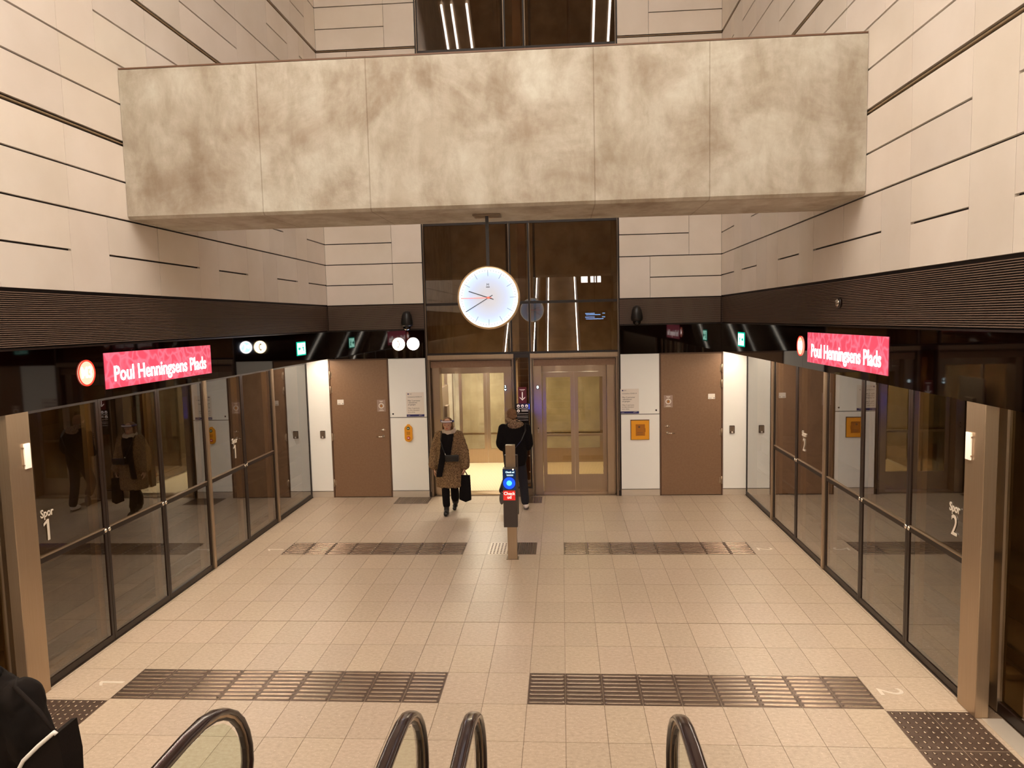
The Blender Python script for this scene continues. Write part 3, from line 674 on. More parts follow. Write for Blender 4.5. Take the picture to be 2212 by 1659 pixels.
# ------------------------------------------------------------------ signs on the side fascias
for s, side, ds in ((-1, 'left', 'left'), (1, 'right', 'right')):
    F = frame(side, (s*(B-.001), 7.505, 2.858)); k = thing('station_name_sign', 'lit pink station name sign with white letters on the %s fascia' % ds, 'sign', (s*B, 7.505, 2.69), 'station name signs')
    mb = MB(F); mb.box(-1.030, 1.030, -.170, .170, 0, .006); obj('screen', mb, 'glow_sign', k)
    text('lettering', 'Poul Henningsens Plads', .205, 'glow_text', F @ Matrix.Translation((0, -.04, .008)), k, bold=.0035, depth=.001, sx=.93)
    yc_ = 6.212 if s < 0 else 8.785
    F = frame(side, (s*(B-.001), yc_, 2.862)); k = thing('line_sign', 'lit round red line sign beside the station name on the %s fascia' % ds, 'sign', (s*B, yc_, 2.75), 'round line signs')
    mb = MB(F); mb.cyl((0, 0, 0), .115, .006, 'z', 48); obj('disc', mb, 'glow_circle_red', k)
    mb = MB(F); mb.annulus((0, 0, .006), .104, .118, .003, 48); obj('rim', mb, 'rim_red', k)
    text('lettering', 'M3', .145, 'glow_text', F @ Matrix.Translation((0, 0, .008)), k, bold=.0015, depth=.001, sx=.85)
    F = frame(side, (s*(B-.001), 11.625, 2.857)); k = thing('exit_sign', 'lit green emergency exit sign on the %s fascia near the end wall' % ds, 'sign', (s*B, 11.625, 2.74), 'emergency exit signs')
    mb = MB(F); mb.box(-.20, .20, -.112, .112, 0, .006); obj('plate', mb, 'glow_green_edge', k)
    mb = MB(F); mb.box(-.175, .175, -.090, .090, .006, .007); obj('lit_field', mb, 'glow_green', k)
    f = -1 if s < 0 else 1
    mb = MB(F); mb.prism([(f*.04, -.02), (f*.10, -.02), (f*.10, -.05), (f*.155, 0), (f*.10, .05), (f*.10, .02), (f*.04, .02)], .007, .009)
    mb.cyl((-f*.07, .055, .007), .017, .002, 'z', 16); mb.prism([(-f*.10, .03), (-f*.05, .035), (-f*.03, .0), (-f*.05, -.005), (-f*.06, .01), (-f*.075, -.02), (-f*.05, -.06), (-f*.07, -.07), (-f*.095, -.03), (-f*.13, -.06), (-f*.14, -.05), (-f*.11, -.01)], .007, .009); obj('pictogram', mb, 'glow_green_edge', k)
F = frame('right', (B-.001, 7.59, 3.345)); k = thing('wall_sensor', 'small round glass sensor on the right louvre above the name sign', 'sensor', (B, 7.59, 3.29))
mb = MB(F); mb.lathe((0, 0, 0), [(.055, 0), (.055, .02), (.045, .03)], 24); obj('ring', mb, 'dark_frame', k)
mb = MB(F); mb.ell((0, 0, .025), (.04, .04, .02), 20, 10); obj('lens', mb, 'chrome', k)

# ------------------------------------------------------------------ platform screens
ORD = ['first', 'second', 'third', 'fourth', 'fifth', 'sixth']
def screen_panel(s, y0, y1, idx, rail=True, frit=True, spor=None, bolts=(1, 1)):
    ds = 'left' if s < 0 else 'right'
    side = 'left' if s < 0 else 'right'
    t = thing('platform_screen_panel', '%s tinted glass screen panel counted from the steel door post, %s side' % (ORD[idx].capitalize(), ds), 'glass screen', (s*A, (y0+y1)/2, 0), 'platform screen panels on the %s' % ds)
    x0, x1 = s*(A-.005), s*(A+.05)
    fw = .038
    mb = MB(); mb.box(x0, x1, y0, y0+fw, .012, ZF); mb.box(x0, x1, y1-fw, y1, .012, ZF); mb.box(x0, x1, y0+fw, y1-fw, .012, .075); mb.box(x0, x1, y0+fw, y1-fw, 2.52, ZF)
    if rail: mb.box(x0, x1, y0+fw, y1-fw, 1.155, 1.205)
    obj('frame', mb, 'dark_frame', t)
    if rail: mb = MB(); mb.box(s*(A-.012), s*(A+.03), y0+fw, y1-fw, 1.2055, 1.216); obj('rail_edge', mb, 'steel', t)
    mb = MB()
    if rail: mb.box(s*(A+.004), s*(A+.012), y0+fw, y1-fw, .075, 1.155); mb.box(s*(A+.004), s*(A+.012), y0+fw, y1-fw, 1.2165, 2.52)
    else: mb.box(s*(A+.004), s*(A+.012), y0+fw, y1-fw, .075, 2.52)
    obj('glass', mb, 'screen_glass', t)
    if frit:
        mb = MB(); mb.box(s*(A+.052), s*(A+.10), y1-.125, y1-.035, .03, ZF-.02); obj('rear_post', mb, 'steel', t)
    if rail:
        for e, yy in ((bolts[0], y0+.028), (bolts[1], y1-.028)):
            if e:
                F = frame(side, (s*(A-.005), yy, 1.185)); mb = MB(F); mb.lathe((0, 0, 0), [(.021, 0), (.021, .008), (.012, .013), (.002, .014)], 20); obj('bolt', mb, 'chrome', t)
    if spor:
        F = frame(side, (s*(A-.003), spor[0], spor[1]))
        text('lettering', 'Spor', .105, 'inlay', F @ Matrix.Translation((0, .155, 0)), t, bold=.0015, depth=.002, sx=.82)
        if s < 0: one('numeral', .27, 'inlay', F, t)
        else: text('numeral', '2', .25, 'inlay', F, t, bold=.001, depth=.002, sx=.8)
for s in (-1, 1):
    ds = 'left' if s < 0 else 'right'
    bays = [(5.995, 6.995, 1, (6.165, 1.437) if s < 0 else (6.19, 1.43)), (7.000, 8.075, 1, None), (8.080, 9.150, 1, None), (9.215, 10.300, 1, (9.99, 1.45) if s < 0 else (9.98, 1.45)), (10.305, 11.385, 1, None), (11.455, 13.055, 0, None)]
    for i, (a, b_, rl, sp) in enumerate(bays): screen_panel(s, a, b_, i, bool(rl), i < 5, sp, bolts=((0, 1), (1, 1), (1, 0), (0, 1), (1, 0), (0, 0))[i])
    for i, y in enumerate((9.182, 11.42)):
        mb = MB(); mb.box(s*(A-.03), s*(A+.06), y-.028, y+.028, .012, ZF, .004); tag(obj('steel_mullion', mb, 'steel'), 'slim bright steel mullion in the %s screen, %s' % (ds, ('nearer the escalators', 'nearer the end wall')[i]), 'mullion', 'steel mullions on the %s' % ds)
    k = thing('door_post', 'wide brushed steel post of the %s sliding platform door' % ds, 'post', (s*A, 5.85, 0))
    mb = MB(); mb.box(s*(A-.045), s*(A+.06), 5.725, 5.985, .003, ZF, .006); obj('post', mb, 'steel', k)
    mb = MB(); mb.box(s*(A-.062), s*(A-.047), 5.885, 5.955, 2.055, 2.275, .003); p = obj('sensor_plate', mb, 'white_rubber', k)
    for zz in (2.09, 2.24):
        F = frame('left' if s < 0 else 'right', (s*(A-.047), 5.88, zz)); mb = MB(F); mb.box(-.012, .0, -.006, .006, 0, .012); obj('bracket', mb, 'steel', p)
    # sliding doors toward and past the camera
    y1 = 6.0; A_ = A; A = A+.17
    for j in range(5):
        y0 = y1-1.02
        k = thing('sliding_platform_door', '%s glass sliding platform door from the wide steel post, %s side' % (ORD[j].capitalize(), ds), 'door', (s*A, (y0+y1)/2, 0), 'sliding platform doors on the %s' % ds)
        mb = MB(); mb.box(s*(A+.0), s*(A+.06), y0, y0+.06, .012, ZF); mb.box(s*(A+.0), s*(A+.06), y1-.19, y1, .012, ZF); obj('stile', mb, 'steel', k)
        mb = MB(); mb.box(s*(A+.005), s*(A+.055), y0+.06, y1-.19, .012, .10); mb.box(s*(A+.005), s*(A+.055), y0+.06, y1-.19, 2.50, ZF); obj('rail', mb, 'dark_frame', k)
        mb = MB(); mb.box(s*(A+.02), s*(A+.03), y0+.06, y1-.19, .10, 2.50); obj('glass', mb, 'screen_glass', k)
        mb = MB(); mb.box(s*(A-.012), s*(A-.001), y1-.06, y1-.035, 2.055, 2.275); obj('grip', mb, 'steel', k)
        y1 = y0-.02
    A = A_
    mb = MB(); mb.box(s*(A+.004), s*(A+.165), .56, 5.72, -.002, .006); tag(obj('door_sill', mb, 'skirting'), 'pale metal door sill along the %s platform edge' % ds, 'sill')
    mb = MB(); mb.box(s*(A-.012), s*(A+.05), 5.99, D-.003, -.003, .012); tag(obj('screen_sill', mb, 'dark_frame'), 'dark sill under the glass screens, %s side' % ds, 'sill')
    mb = MB(); mb.box(s*(A+.0), s*(A+.06), YE, .55, .012, ZF-.01); tag(obj('screen_wall', mb, 'steel_dark'), 'steel platform screen behind the escalators, %s side' % ds, 'screen')
    # track tunnel
    mb = MB()
    P = [(4.27, -1.0), (4.28, -1.25), (8.3, -1.25), (8.75, 0), (8.8, 1.5), (8.4, 3.2), (7.2, 4.2), (5.6, 4.4), (4.0, 4.3)]
    Q = [(p[0]+(.3 if p[0] > 6 else 0), p[1]+(.3 if p[1] > 2 else -.3)) for p in P]
    poly = P + Q[::-1]
    for i in range(len(P)-1):
        m1 = MB(); m1.rings([[(s*p[0], y, p[1]) for p in (P[i], P[i+1], Q[i+1], Q[i])] for y in (YE, 24)], smooth=False)
        if i == 1: struct('floor_tunnel_%s' % ds, m1, 'tunnel_wall')
        elif i >= 2: struct('ceiling_tunnel_%s' % ds if i > 4 else 'wall_tunnel_%s' % ds, m1, 'tunnel_wall')
    for q in ((4.0, 9.2, 24, 24.3, -1.6, 4.8), (4.0, 9.2, YE-.3, YE, -1.6, 4.8), (4.06, 4.25, D+.25, 24, -1.6, 4.8), (4.27, 4.36, YE, D+.25, -1.3, -.06)):
        m1 = MB(); m1.box(s*q[0], s*q[1], *q[2:]); struct('wall_tunnel_%s' % ds, m1, 'tunnel_wall')
    for y in (-2.0, 4.0, 10.0):  # lamps added to brighten the dark tunnel behind the glass
        k = thing('tunnel_fill_lamp', 'small fill lamp added high on the tunnel wall behind the %s screens, %s' % (ds, {-2.0: 'nearest the rear', 4.0: 'middle one', 10.0: 'nearest the end wall'}[y]), 'lamp', (s*8.3, y, 2.6))
        m1 = MB(); m1.box(s*8.28, s*8.40, y-.35, y+.35, 2.55, 2.70); obj('housing', m1, 'lamp_housing', k)
        m1 = MB(); m1.box(s*8.26, s*8.279, y-.33, y+.33, 2.57, 2.68); obj('diffuser', m1, 'glow_tunnel_fill', k)
    for xr in (4.85, 6.28):
        mb = MB(); mb.box(s*(xr-.035), s*(xr+.035), YE+.01, 23.9, -1.13, -.97); mb.box(s*(xr-.07), s*(xr+.07), YE+.01, 23.9, -1.16, -1.13)
        tag(obj('track_rail', mb, 'rail_steel'), 'steel running rail behind the %s glass, %s' % (ds, 'nearer the platform' if xr < 5 else 'farther from the platform'), 'rail', 'running rails')
    for i in range(28):
        y = .2+.62*i
        for xr in (4.85, 6.28):
            mb = MB(); mb.box(s*(xr-.24), s*(xr+.24), y-.12, y+.12, -1.246, -1.161, .03)
            if xr == 4.85: sl = mb; continue
        sl.box(s*(6.28-.24), s*(6.28+.24), y-.12, y+.12, -1.246, -1.161, .03)
        tag(obj('track_sleeper', sl, 'tunnel_wall'), 'concrete twin-block sleeper of the track seen through the %s screens' % ds, 'sleeper', 'sleepers of the %s track' % ds)
    mb = MB(); mb.box(s*7.2, s*8.2, YE+.01, 23.9, -1.245, -.75, .02); tag(obj('cable_bench', mb, 'concrete_dark'), 'low concrete bench along the tunnel wall, %s track' % ds, 'bench')

# ------------------------------------------------------------------ concrete beam
mb = MB(); P = [(7.018, 4.36), (7.048, 4.331), (8.053, 4.331), (8.053, 5.775), (7.018, 5.765)]
mb.rings([[(x, y, z) for y, z in P] for x in (-B+.004, B-.004)], smooth=False)
k = thing('concrete_beam', 'massive pale mottled concrete beam spanning the hall from wall to wall', 'beam', (0, 7.53, 4.33))
obj('beam', mb, 'beam_concrete', k)
mb = MB(); mb.box(-B+.004, B-.004, 7.022, 7.06, 5.771, 5.786); mb.box(-3.2, -2.9, 7.06, 7.12, 5.775, 5.80); obj('top_edge', mb, 'door_edge', k)

# ------------------------------------------------------------------ clock hanging from the beam
k = thing('hanging_clock', 'round lit station clock hanging from the beam showing twenty to ten', 'clock', (-.02, 7.5, 3.16))
cy, cz, R = 7.50, 3.482, .325
F = frame('back', (-.02, cy-.045, cz)); F2 = frame('front', (-.02, cy+.045, cz))
mb = MB(F); mb.lathe((0, 0, -.09), [(R-.03, 0), (R-.006, .0), (R, .012), (R, .078), (R-.006, .09), (R-.03, .09)], 72); obj('case', mb, 'clock_ring', k)
for FF in (F, F2):
    mb = MB(FF); mb.cyl((0, 0, 0), R-.028, .004, 'z', 72); dl = obj('dial', mb, 'glow_dial', k)
    mb = MB(FF); mb.annulus((0, 0, 0), R-.036, R-.020, .006, 72); obj('rim_light', mb, 'glow_rim', k)
    mb = MB(FF)
    for i in range(60):
        a = 2*PI*i/60; ln = .066 if i % 5 == 0 else .016; w_ = .0016 if i % 5 == 0 else .0012
        ca, sa = math.cos(a), math.sin(a); r1_ = R-.038; r0_ = r1_-ln
        mb.prism([(ca*r0_-sa*w_, sa*r0_+ca*w_), (ca*r0_+sa*w_, sa*r0_-ca*w_), (ca*r1_+sa*w_, sa*r1_-ca*w_), (ca*r1_-sa*w_, sa*r1_+ca*w_)], .004, .005)
    obj('minute_marks', mb, 'mark_grey', dl)
    def hand(ang, l, back, w_, z, m_):
        ca, sa = math.sin(math.radians(ang)), math.cos(math.radians(ang)); n_ = (sa*w_, -ca*w_)
        mb = MB(FF); mb.prism([(-ca*back+n_[0], -sa*back+n_[1]), (-ca*back-n_[0], -sa*back-n_[1]), (ca*l-n_[0], sa*l-n_[1]), (ca*l+n_[0], sa*l+n_[1])], z, z+.002); return obj('hand', mb, m_, k)
    h = hand(289, .215, .055, .0042, .006, 'clock_print'); h['label'] = 'short black hour hand'
    h = hand(239.5, .275, .05, .0036, .009, 'clock_print'); h['label'] = 'long black minute hand'
    h = hand(269.5, .285, .035, .0028, .012, 'hand_red'); h['label'] = 'thin red second hand'
    mb = MB(FF); mb.cyl((0, 0, .014), .012, .002, 'z', 20); obj('hub', mb, 'hand_red', k)
    text('emblem', 'M', .036, 'clock_print', FF @ Matrix.Translation((-.004, .132, .005)), dl, bold=0, depth=.0006)
    mb = MB(FF); mb.box(-.022, .016, .106, .113, .004, .006); obj('emblem_bar', mb, 'clock_print', dl)
mb = MB(); mb.box(-.036, -.004, cy-.02, cy+.02, cz+R-.002, 4.315); obj('rod', mb, 'dark_frame', k)
mb = MB(); mb.box(-.16, .12, cy-.07, cy+.13, 4.312, 4.330, .003); obj('ceiling_plate', mb, 'steel_dark', k)

# ------------------------------------------------------------------ tactile paving
def ribbed(x0, y0, y1, n, label, dirn=1, t=.326):
    xa, xb = sorted((x0, x0+dirn*n*t)); k = thing('tactile_guide_strip', label, 'tactile paving', ((xa+xb)/2, (y0+y1)/2, 0), 'ribbed tactile guide strips')
    for i in range(n):
        a, b_ = xa+i*t+.003, xa+(i+1)*t-.003; mb = MB(); mb.box(a, b_, y0+.003, y1-.003, -.003, .0015); mb.mi = 1
        nr = 8; p = (y1-y0-.01)/nr
        for j in range(nr):
            yy = y0+.005+p*(j+.5)
            P = [(-.015, 0), (-.010, .006), (.010, .006), (.015, 0)]
            mb.rings([[(x, yy+q[0]*(.6 if e else 1), .0015+q[1]*(0 if e else 1)) for q in P] for x, e in ((a+.008, 1), (a+.02, 0), (b_-.02, 0), (b_-.008, 1))], smooth=False)
        obj('ribbed_tile', mb, ['tactile_base', 'tactile_metal'], k)
ribbed(-.378, 5.848, 6.39, 9, 'Dark ribbed metal guide strip near the escalators, left half', -1)
ribbed(.378, 5.848, 6.39, 9, 'Dark ribbed metal guide strip near the escalators, right half', 1)
ribbed(-.704, 9.757, 10.30, 8, 'Dark ribbed metal guide strip beyond mid platform, left of the ticket reader', -1)
ribbed(.704, 9.757, 10.30, 8, 'Dark ribbed metal guide strip beyond mid platform, right of the ticket reader', 1)
for s, ds in ((-1, 'left'), (1, 'right')):
    k = thing('tactile_warning_area', 'studded dark warning tiles in front of the %s sliding doors' % ds, 'tactile paving', (s*3.65, 5.0, 0))
    for i in range(2):
        for j in range(4):
            a = 3.312+.326*i+.003; b_ = a+.320; y1 = 5.82-.54*j-.003; y0 = y1-.534
            mb = MB(); mb.box(s*a, s*b_, y0, y1, -.003, .0015); mb.mi = 1
            for u in range(5):
                for v in range(8): mb.lathe((s*(a+.032+.064*u), y0+.034+.0666*v, .0015), [(.016, 0), (.013, .004), (.006, .0055), (.0005, .0057)], 10)
            obj('studded_tile', mb, ['tactile_base', 'tactile_metal'], k)
    for y in (6.13, 9.985):
        F = frame('floor_left' if s < 0 else 'floor_right', (s*3.475, y, .0005))
        tag(one('platform_numeral', .32, 'inlay', F) if s < 0 else text('platform_numeral', '2', .30, 'inlay', F, None, bold=.001, depth=.0015, sx=.9), 'metal numeral %s set in the floor, %s' % ('1' if s < 0 else '2', 'nearer the escalators' if y < 7 else 'farther along the platform'), 'numeral', 'platform numerals in the floor')
mb = MB(); mb.box(-.352, -.004, 9.76, 10.297, -.003, .001); k = thing('studded_tile', 'pale tile with dark studs beside the ticket reader pole', 'tile', (-.178, 10.03, 0)); obj('tile', mb, 'tactile_pale', k)
mb = MB()
for u in range(7):
    for v in range(7): mb.box(-.33+.048*u, -.31+.048*u, 9.80+.07*v, 9.835+.07*v, .001, .004)
obj('studs', mb, 'door_edge', k)
def mat_grid(x0, x1, y0, y1, label, cat='mat', m_='tactile_dark'):
    k = thing('floor_grate', label, cat, ((x0+x1)/2, (y0+y1)/2, 0)); mb = MB(); mb.box(x0, x1, y0, y1, -.003, .0012); obj('plate', mb, m_, k)
    mb = MB(); x = x0+.015
    while x < x1-.02: mb.box(x, x+.012, y0+.01, y1-.01, .0012, .004); x += .03
    obj('bars', mb, 'tactile_metal', k)
mat_grid(.004, .320, 9.76, 10.297, 'dark finely ribbed square behind the ticket reader pole', 'tile')
mat_grid(-2.345, -1.72, 12.565, 13.045, 'dark grate in the floor left of the open lift')
mat_grid(.055, .325, 12.565, 13.02, 'small dark grate in the floor between the lifts')

# ------------------------------------------------------------------ ticket reader
k = thing('ticket_reader', 'free-standing ticket reader with a blue disc and red label mid platform', 'ticket reader', (.01, 9.6, 0))
mb = MB(); mb.box(-.055, .072, 9.555, 9.64, 0, 1.572, .004); obj('post', mb, 'steel', k)
mb = MB(); mb.box(-.075, .092, 9.54, 9.66, 0.001, .008); obj('foot', mb, 'steel_dark', k)
mb = MB(); mb.box(-.090, .096, 9.43, 9.553, .482, 1.278, .006); rb_ = obj('reader_box', mb, 'reader_body', k)
F = frame('back', (-.004, 9.43, 0))
mb = MB(F); mb.box(-.078, .080, 1.175, 1.265, 0, .003); sc = obj('screen', mb, 'screen_blue', rb_)
F_ = F
mb = MB(F); mb.box(-.085, .088, .995, 1.268, -.001, .0015); obj('screen_surround', mb, 'screen_blue', rb_)
text('screen_text', 'Check ud', .030, 'glow_screen_text', F @ Matrix.Translation((.012, 1.232, .004)), rb_, bold=.0008, depth=.0005)
mb = MB(F); mb.box(-.035, .055, 1.196, 1.200, .003, .004); mb.box(-.03, .055, 1.184, 1.188, .003, .004); obj('screen_line', mb, 'glow_screen_text', rb_)
mb = MB(F); mb.cyl((0, 1.085, .001), .079, .004, 'z', 48); bd = obj('blue_disc', mb, 'glow_blue', rb_)
mb = MB(F); mb.lathe((0, 1.085, .005), [(.036, 0), (.024, .002), (.001, .003)], 24); obj('disc_core', mb, 'glow_blue_core', rb_)
mb = MB(F); mb.box(-.082, .078, .852, .983, 0, .003); lb = obj('label', mb, 'reader_red', rb_)
text('label_text', 'Check\nud', .058, 'white_print', F @ Matrix.Translation((-.002, .918, .0035)), rb_, bold=.0012, depth=.0005, line=.85)
mb = MB(F); mb.cyl((.055, 1.268, .001), .008, .004, 'z', 12); obj('lamp', mb, 'glow_phone', rb_)
F = frame('front', (.01, 9.642, 0)); mb = MB(); mb.box(-.080, .100, 9.641, 9.72, .60, 1.42, .006); rk = obj('reader_box', mb, 'reader_body', k)
F = frame('front', (.01, 9.72, 0)); mb = MB(F); mb.cyl((0, 1.25, .0), .079, .004, 'z', 48); obj('blue_disc', mb, 'glow_blue_back', rk)

# ------------------------------------------------------------------ escalators
def esc(x0, x1, label):
    k = thing('escalator', label, 'escalator', ((x0+x1)/2, 3.0, 0))
    ramp_ = [(2.6, 0), (-7.8, 6.0)]
    for x in (x0, x1):
        # handrail loop
        NEW = [(3.0, 1.045), (3.6, 1.045), (3.8, 1.033), (3.94, 1.0), (4.05, .95), (4.15, .88), (4.23, .79), (4.285, .69), (4.315, .58), (4.315, .47), (4.28, .37), (4.21, .29), (4.11, .245), (3.9, .23), (3.2, .23)]
        NEW = [(a_, b_-.018) for a_, b_ in NEW]
        pts = [(-9.2, 7.02), (-8.0, 7.02), (2.2, 1.145), (2.6, 1.04)] + NEW
        prof = [(-.040, -.012), (-.040, .004), (-.032, .014), (-.015, .018), (.015, .018), (.032, .014), (.040, .004), (.040, -.012), (.028, -.018), (-.028, -.018)]
        ring = []
        for i, (y, z) in enumerate(pts):
            a = Vector(pts[max(i-1, 0)]); b_ = Vector(pts[min(i+1, len(pts)-1)]); d = (b_-a).normalized(); n = Vector((-d.y, d.x))
            if i == 0: n = Vector((0, 1))
            ring.append([(x+px, y+n.x*pz, z+n.y*pz) for px, pz in prof])
        mb = MB(); mb.rings(ring); obj('handrail', mb, 'rubber', k)
        # inner guide profile
        for off, w_, m_ in ((-.026, .020, 'steel'), (-.042, .012, 'dark_frame')):
            ring = []
            for i, (y, z) in enumerate(pts):
                a = Vector(pts[max(i-1, 0)]); b_ = Vector(pts[min(i+1, len(pts)-1)]); d = (b_-a).normalized(); n = Vector((-d.y, d.x))
                if i == 0: n = Vector((0, 1))
                ring.append([(x+px, y+n.x*pz, z+n.y*pz) for px, pz in ((-w_, off+.008), (w_, off+.008), (w_, off-.008), (-w_, off-.008))])
            mb = MB(); mb.rings(ring, smooth=False); obj('rail_guide', mb, m_, k)
        # glass inside the loop
        ins = [(3.0, .965), (3.6, .965), (3.78, .953), (3.91, .922), (4.01, .877), (4.09, .815), (4.155, .735), (4.205, .65), (4.235, .57), (4.235, .475), (4.205, .40), (4.15, .345), (4.07, .315), (3.9, .31), (3.2, .31)]
        inner = [(2.25, 1.07), (2.6, .98)] + ins + [(2.6, .33), (2.25, .46)]
        mb = MB(Matrix(((0, 0, 1, x), (1, 0, 0, 0), (0, 1, 0, 0), (0, 0, 0, 1)))); mb.prism(inner, -.005, .005); obj('glass_balustrade', mb, 'clear_glass', k)
        inner = [(2.24, 1.07), (2.24, .46), (-8.0, 6.36), (-8.0, 6.97)]
        mb = MB(Matrix(((0, 0, 1, x), (1, 0, 0, 0), (0, 1, 0, 0), (0, 0, 0, 1)))); mb.prism(inner, -.005, .005); obj('glass_balustrade', mb, 'clear_glass', k)
        mb = MB(Matrix(((0, 0, 1, x), (1, 0, 0, 0), (0, 1, 0, 0), (0, 0, 0, 1)))); mb.prism([(3.95, 0.001), (3.95, .205), (2.6, .215), (2.2, .44), (-8, 6.34), (-8, 5.9), (2.3, .001)], -.06, .06); obj('skirt', mb, 'steel_dark', k)
        o_ = .062 if x == x0 else -.062; mb = MB(); mb.rings([[(x+o_+dx, y_, z_+dz) for dx, dz in ((-.018, -.03), (.018, -.03), (.018, .004), (-.018, .004))] for y_, z_ in ((1.2, 1.68), (-7.9, 6.92))], smooth=False); obj('light_line', mb, 'glow_line', k)
    mb = MB(); y, z = 2.6, .0; a, b_ = x0+.065, x1-.065
    mb.box(a, b_, 2.6, 4.0, .001, .02)
    while z < 5.9:
        mb.box(a, b_, y-.38, y, z+.0, z+.21); y -= .364; z += .21
    obj('steps', mb, 'steel_dark', k)
esc(-1.352, -.205, 'left escalator with dark rubber handrails, two newels at the picture foot')
esc(.168, 1.366, 'right escalator with dark rubber handrails, below the viewpoint')
mb = MB(); mb.box(-B+.01, B-.01, YE+.01, -8.1, 5.6, 5.88); struct('floor_mezzanine', mb, 'ceiling_concrete')

# ------------------------------------------------------------------ hall ceiling, far end, lamps
mb = MB(); mb.box(-4.3, 4.3, YE-.3, 18.2, ZC, ZC+.3); struct('ceiling', mb, 'ceiling_concrete')
mb = MB(); mb.box(-4.3, 4.3, YE-.3, YE, -.3, ZC); struct('wall_front', mb, 'ceiling_concrete')
n_ = 0
for y, lz, lx in ((-10.5, 9.0, 1.1), (1.2, 9.0, 1.1), (3.7, 9.0, 1.1), (5.3, 13.5, 2.0)):
    for x in (-lx, lx):
        where = {-10.5: 'at the rear wall', -6.0: 'over the mezzanine edge', -1.6: 'over the escalators', 1.2: 'over the escalator foot', 3.7: 'nearer the beam', 5.3: 'added high up by the beam to brighten the end wall'}[y]
        k = thing('ceiling_light', 'long ceiling light %s, %s row' % (where, 'left' if x < 0 else 'right'), 'lamp', (x, y, lz), 'hall ceiling lights')
        mb = MB(); mb.box(x-.4, x+.4, y-1, y+1, lz+.02, lz+.14, .01); obj('housing', mb, 'lamp_housing', k)
        mb = MB(); mb.box(x-.37, x+.37, y-.97, y+.97, lz+.005, lz+.02); obj('diffuser', mb, 'glow_lamp' if lz < 10 else 'glow_high_fill', k)
        for q in (-.8, .8):
            mb = MB(); mb.cyl((x, y+q, lz+.14), .008, ZC-lz-.14, 'z', 8); obj('hanger', mb, 'dark_frame', k)
# upper escalator flight with light tubes, above and behind the viewpoint
k = thing('upper_flight', 'upper escalator flight with slim light tubes high over the hall', 'escalator', (0, -1.2, 9.6))
for xa, xb in ((-2.9, -1.9), (1.8, 2.45)):
    mb = MB(); mb.rings([[(x, y, z) for x, z in ((xa, z0), (xb, z0), (xb, z0+.4), (xa, z0+.4))] for y, z0 in ((-6.4, 6.20), (3.35, 13.03))], smooth=False); obj('truss', mb, 'steel_dark', k)
for x in (-2.78, -2.47, -2.0, 1.89, 2.37):
    mb = MB(); mb.tube([(x, -6.0, 6.39), (x, 3.30, 12.90)], .035, 10); obj('light_tube', mb, 'glow_tube', k)
k = thing('departure_display', 'blue-lit departure display hanging behind the viewpoint', 'display', (2.2, -5.9, 3.1))
F = frame('front', (2.2, -5.87, 3.32)); mb = MB(F); mb.box(-.55, .55, -.22, .22, -.1, 0); mb.box(-.02, .02, .22, 2.28, -.06, -.02); obj('case', mb, 'black_plastic', k)
mb = MB(F)
for v, a, b_ in ((.12, -.45, -.33), (.12, .0, .42), (.06, -.25, .38), (-.04, -.45, -.33), (-.04, .0, .42), (-.12, -.38, .38)): mb.box(a, b_, v-.015, v+.015, 0, .004)
obj('lit_rows', mb, 'glow_rows', k)
for i, (x, w_) in enumerate(((1.90, .16), (2.33, .13), (2.62, .09))):
    k = thing('square_downlight', 'square light under the mezzanine, %s' % ('farthest left', 'middle one', 'farthest right')[i], 'lamp', (x, -9.87, 5.16))
    mb = MB(); mb.box(x-w_, x+w_, -9.9, -9.84, 4.98, 5.34); obj('diffuser', mb, 'glow_tube', k); mb = MB(); mb.box(x-.02, x+.02, -9.89, -9.85, 5.34, 5.6); obj('bracket', mb, 'dark_frame', k)

# ------------------------------------------------------------------ people
def limb(mb, pts, rad, seg=16):
    # smooth tapering chain through the joints
    P, Rr = [], []
    pts = [Vector(p) for p in pts]
    for i in range(len(pts)-1):
        for t in range(6):
            u = t/6; p0 = pts[max(i-1, 0)]; p1 = pts[i]; p2 = pts[i+1]; p3 = pts[min(i+2, len(pts)-1)]
            q = .5*((2*p1)+(p2-p0)*u+(2*p0-5*p1+4*p2-p3)*u*u+(3*p1-p0-3*p2+p3)*u**3)
            P.append(q if .0 < u else p1); Rr.append(rad[i]*(1-u)+rad[i+1]*u)
    P.append(pts[-1]); Rr.append(rad[-1])
    mb.tube(P, Rr, seg)
    for i in (0, -1): mb.ell(P[i], (Rr[i]*.98,)*3, 14, 10)
def loft(mb, rows, seg=28):
    # rows (cx, cy, z, half width, half depth)
    mb.rings([[(cx_+a*math.cos(2*PI*k/seg), cy_+b_*math.sin(2*PI*k/seg), z) for k in range(seg)] for cx_, cy_, z, a, b_ in rows])
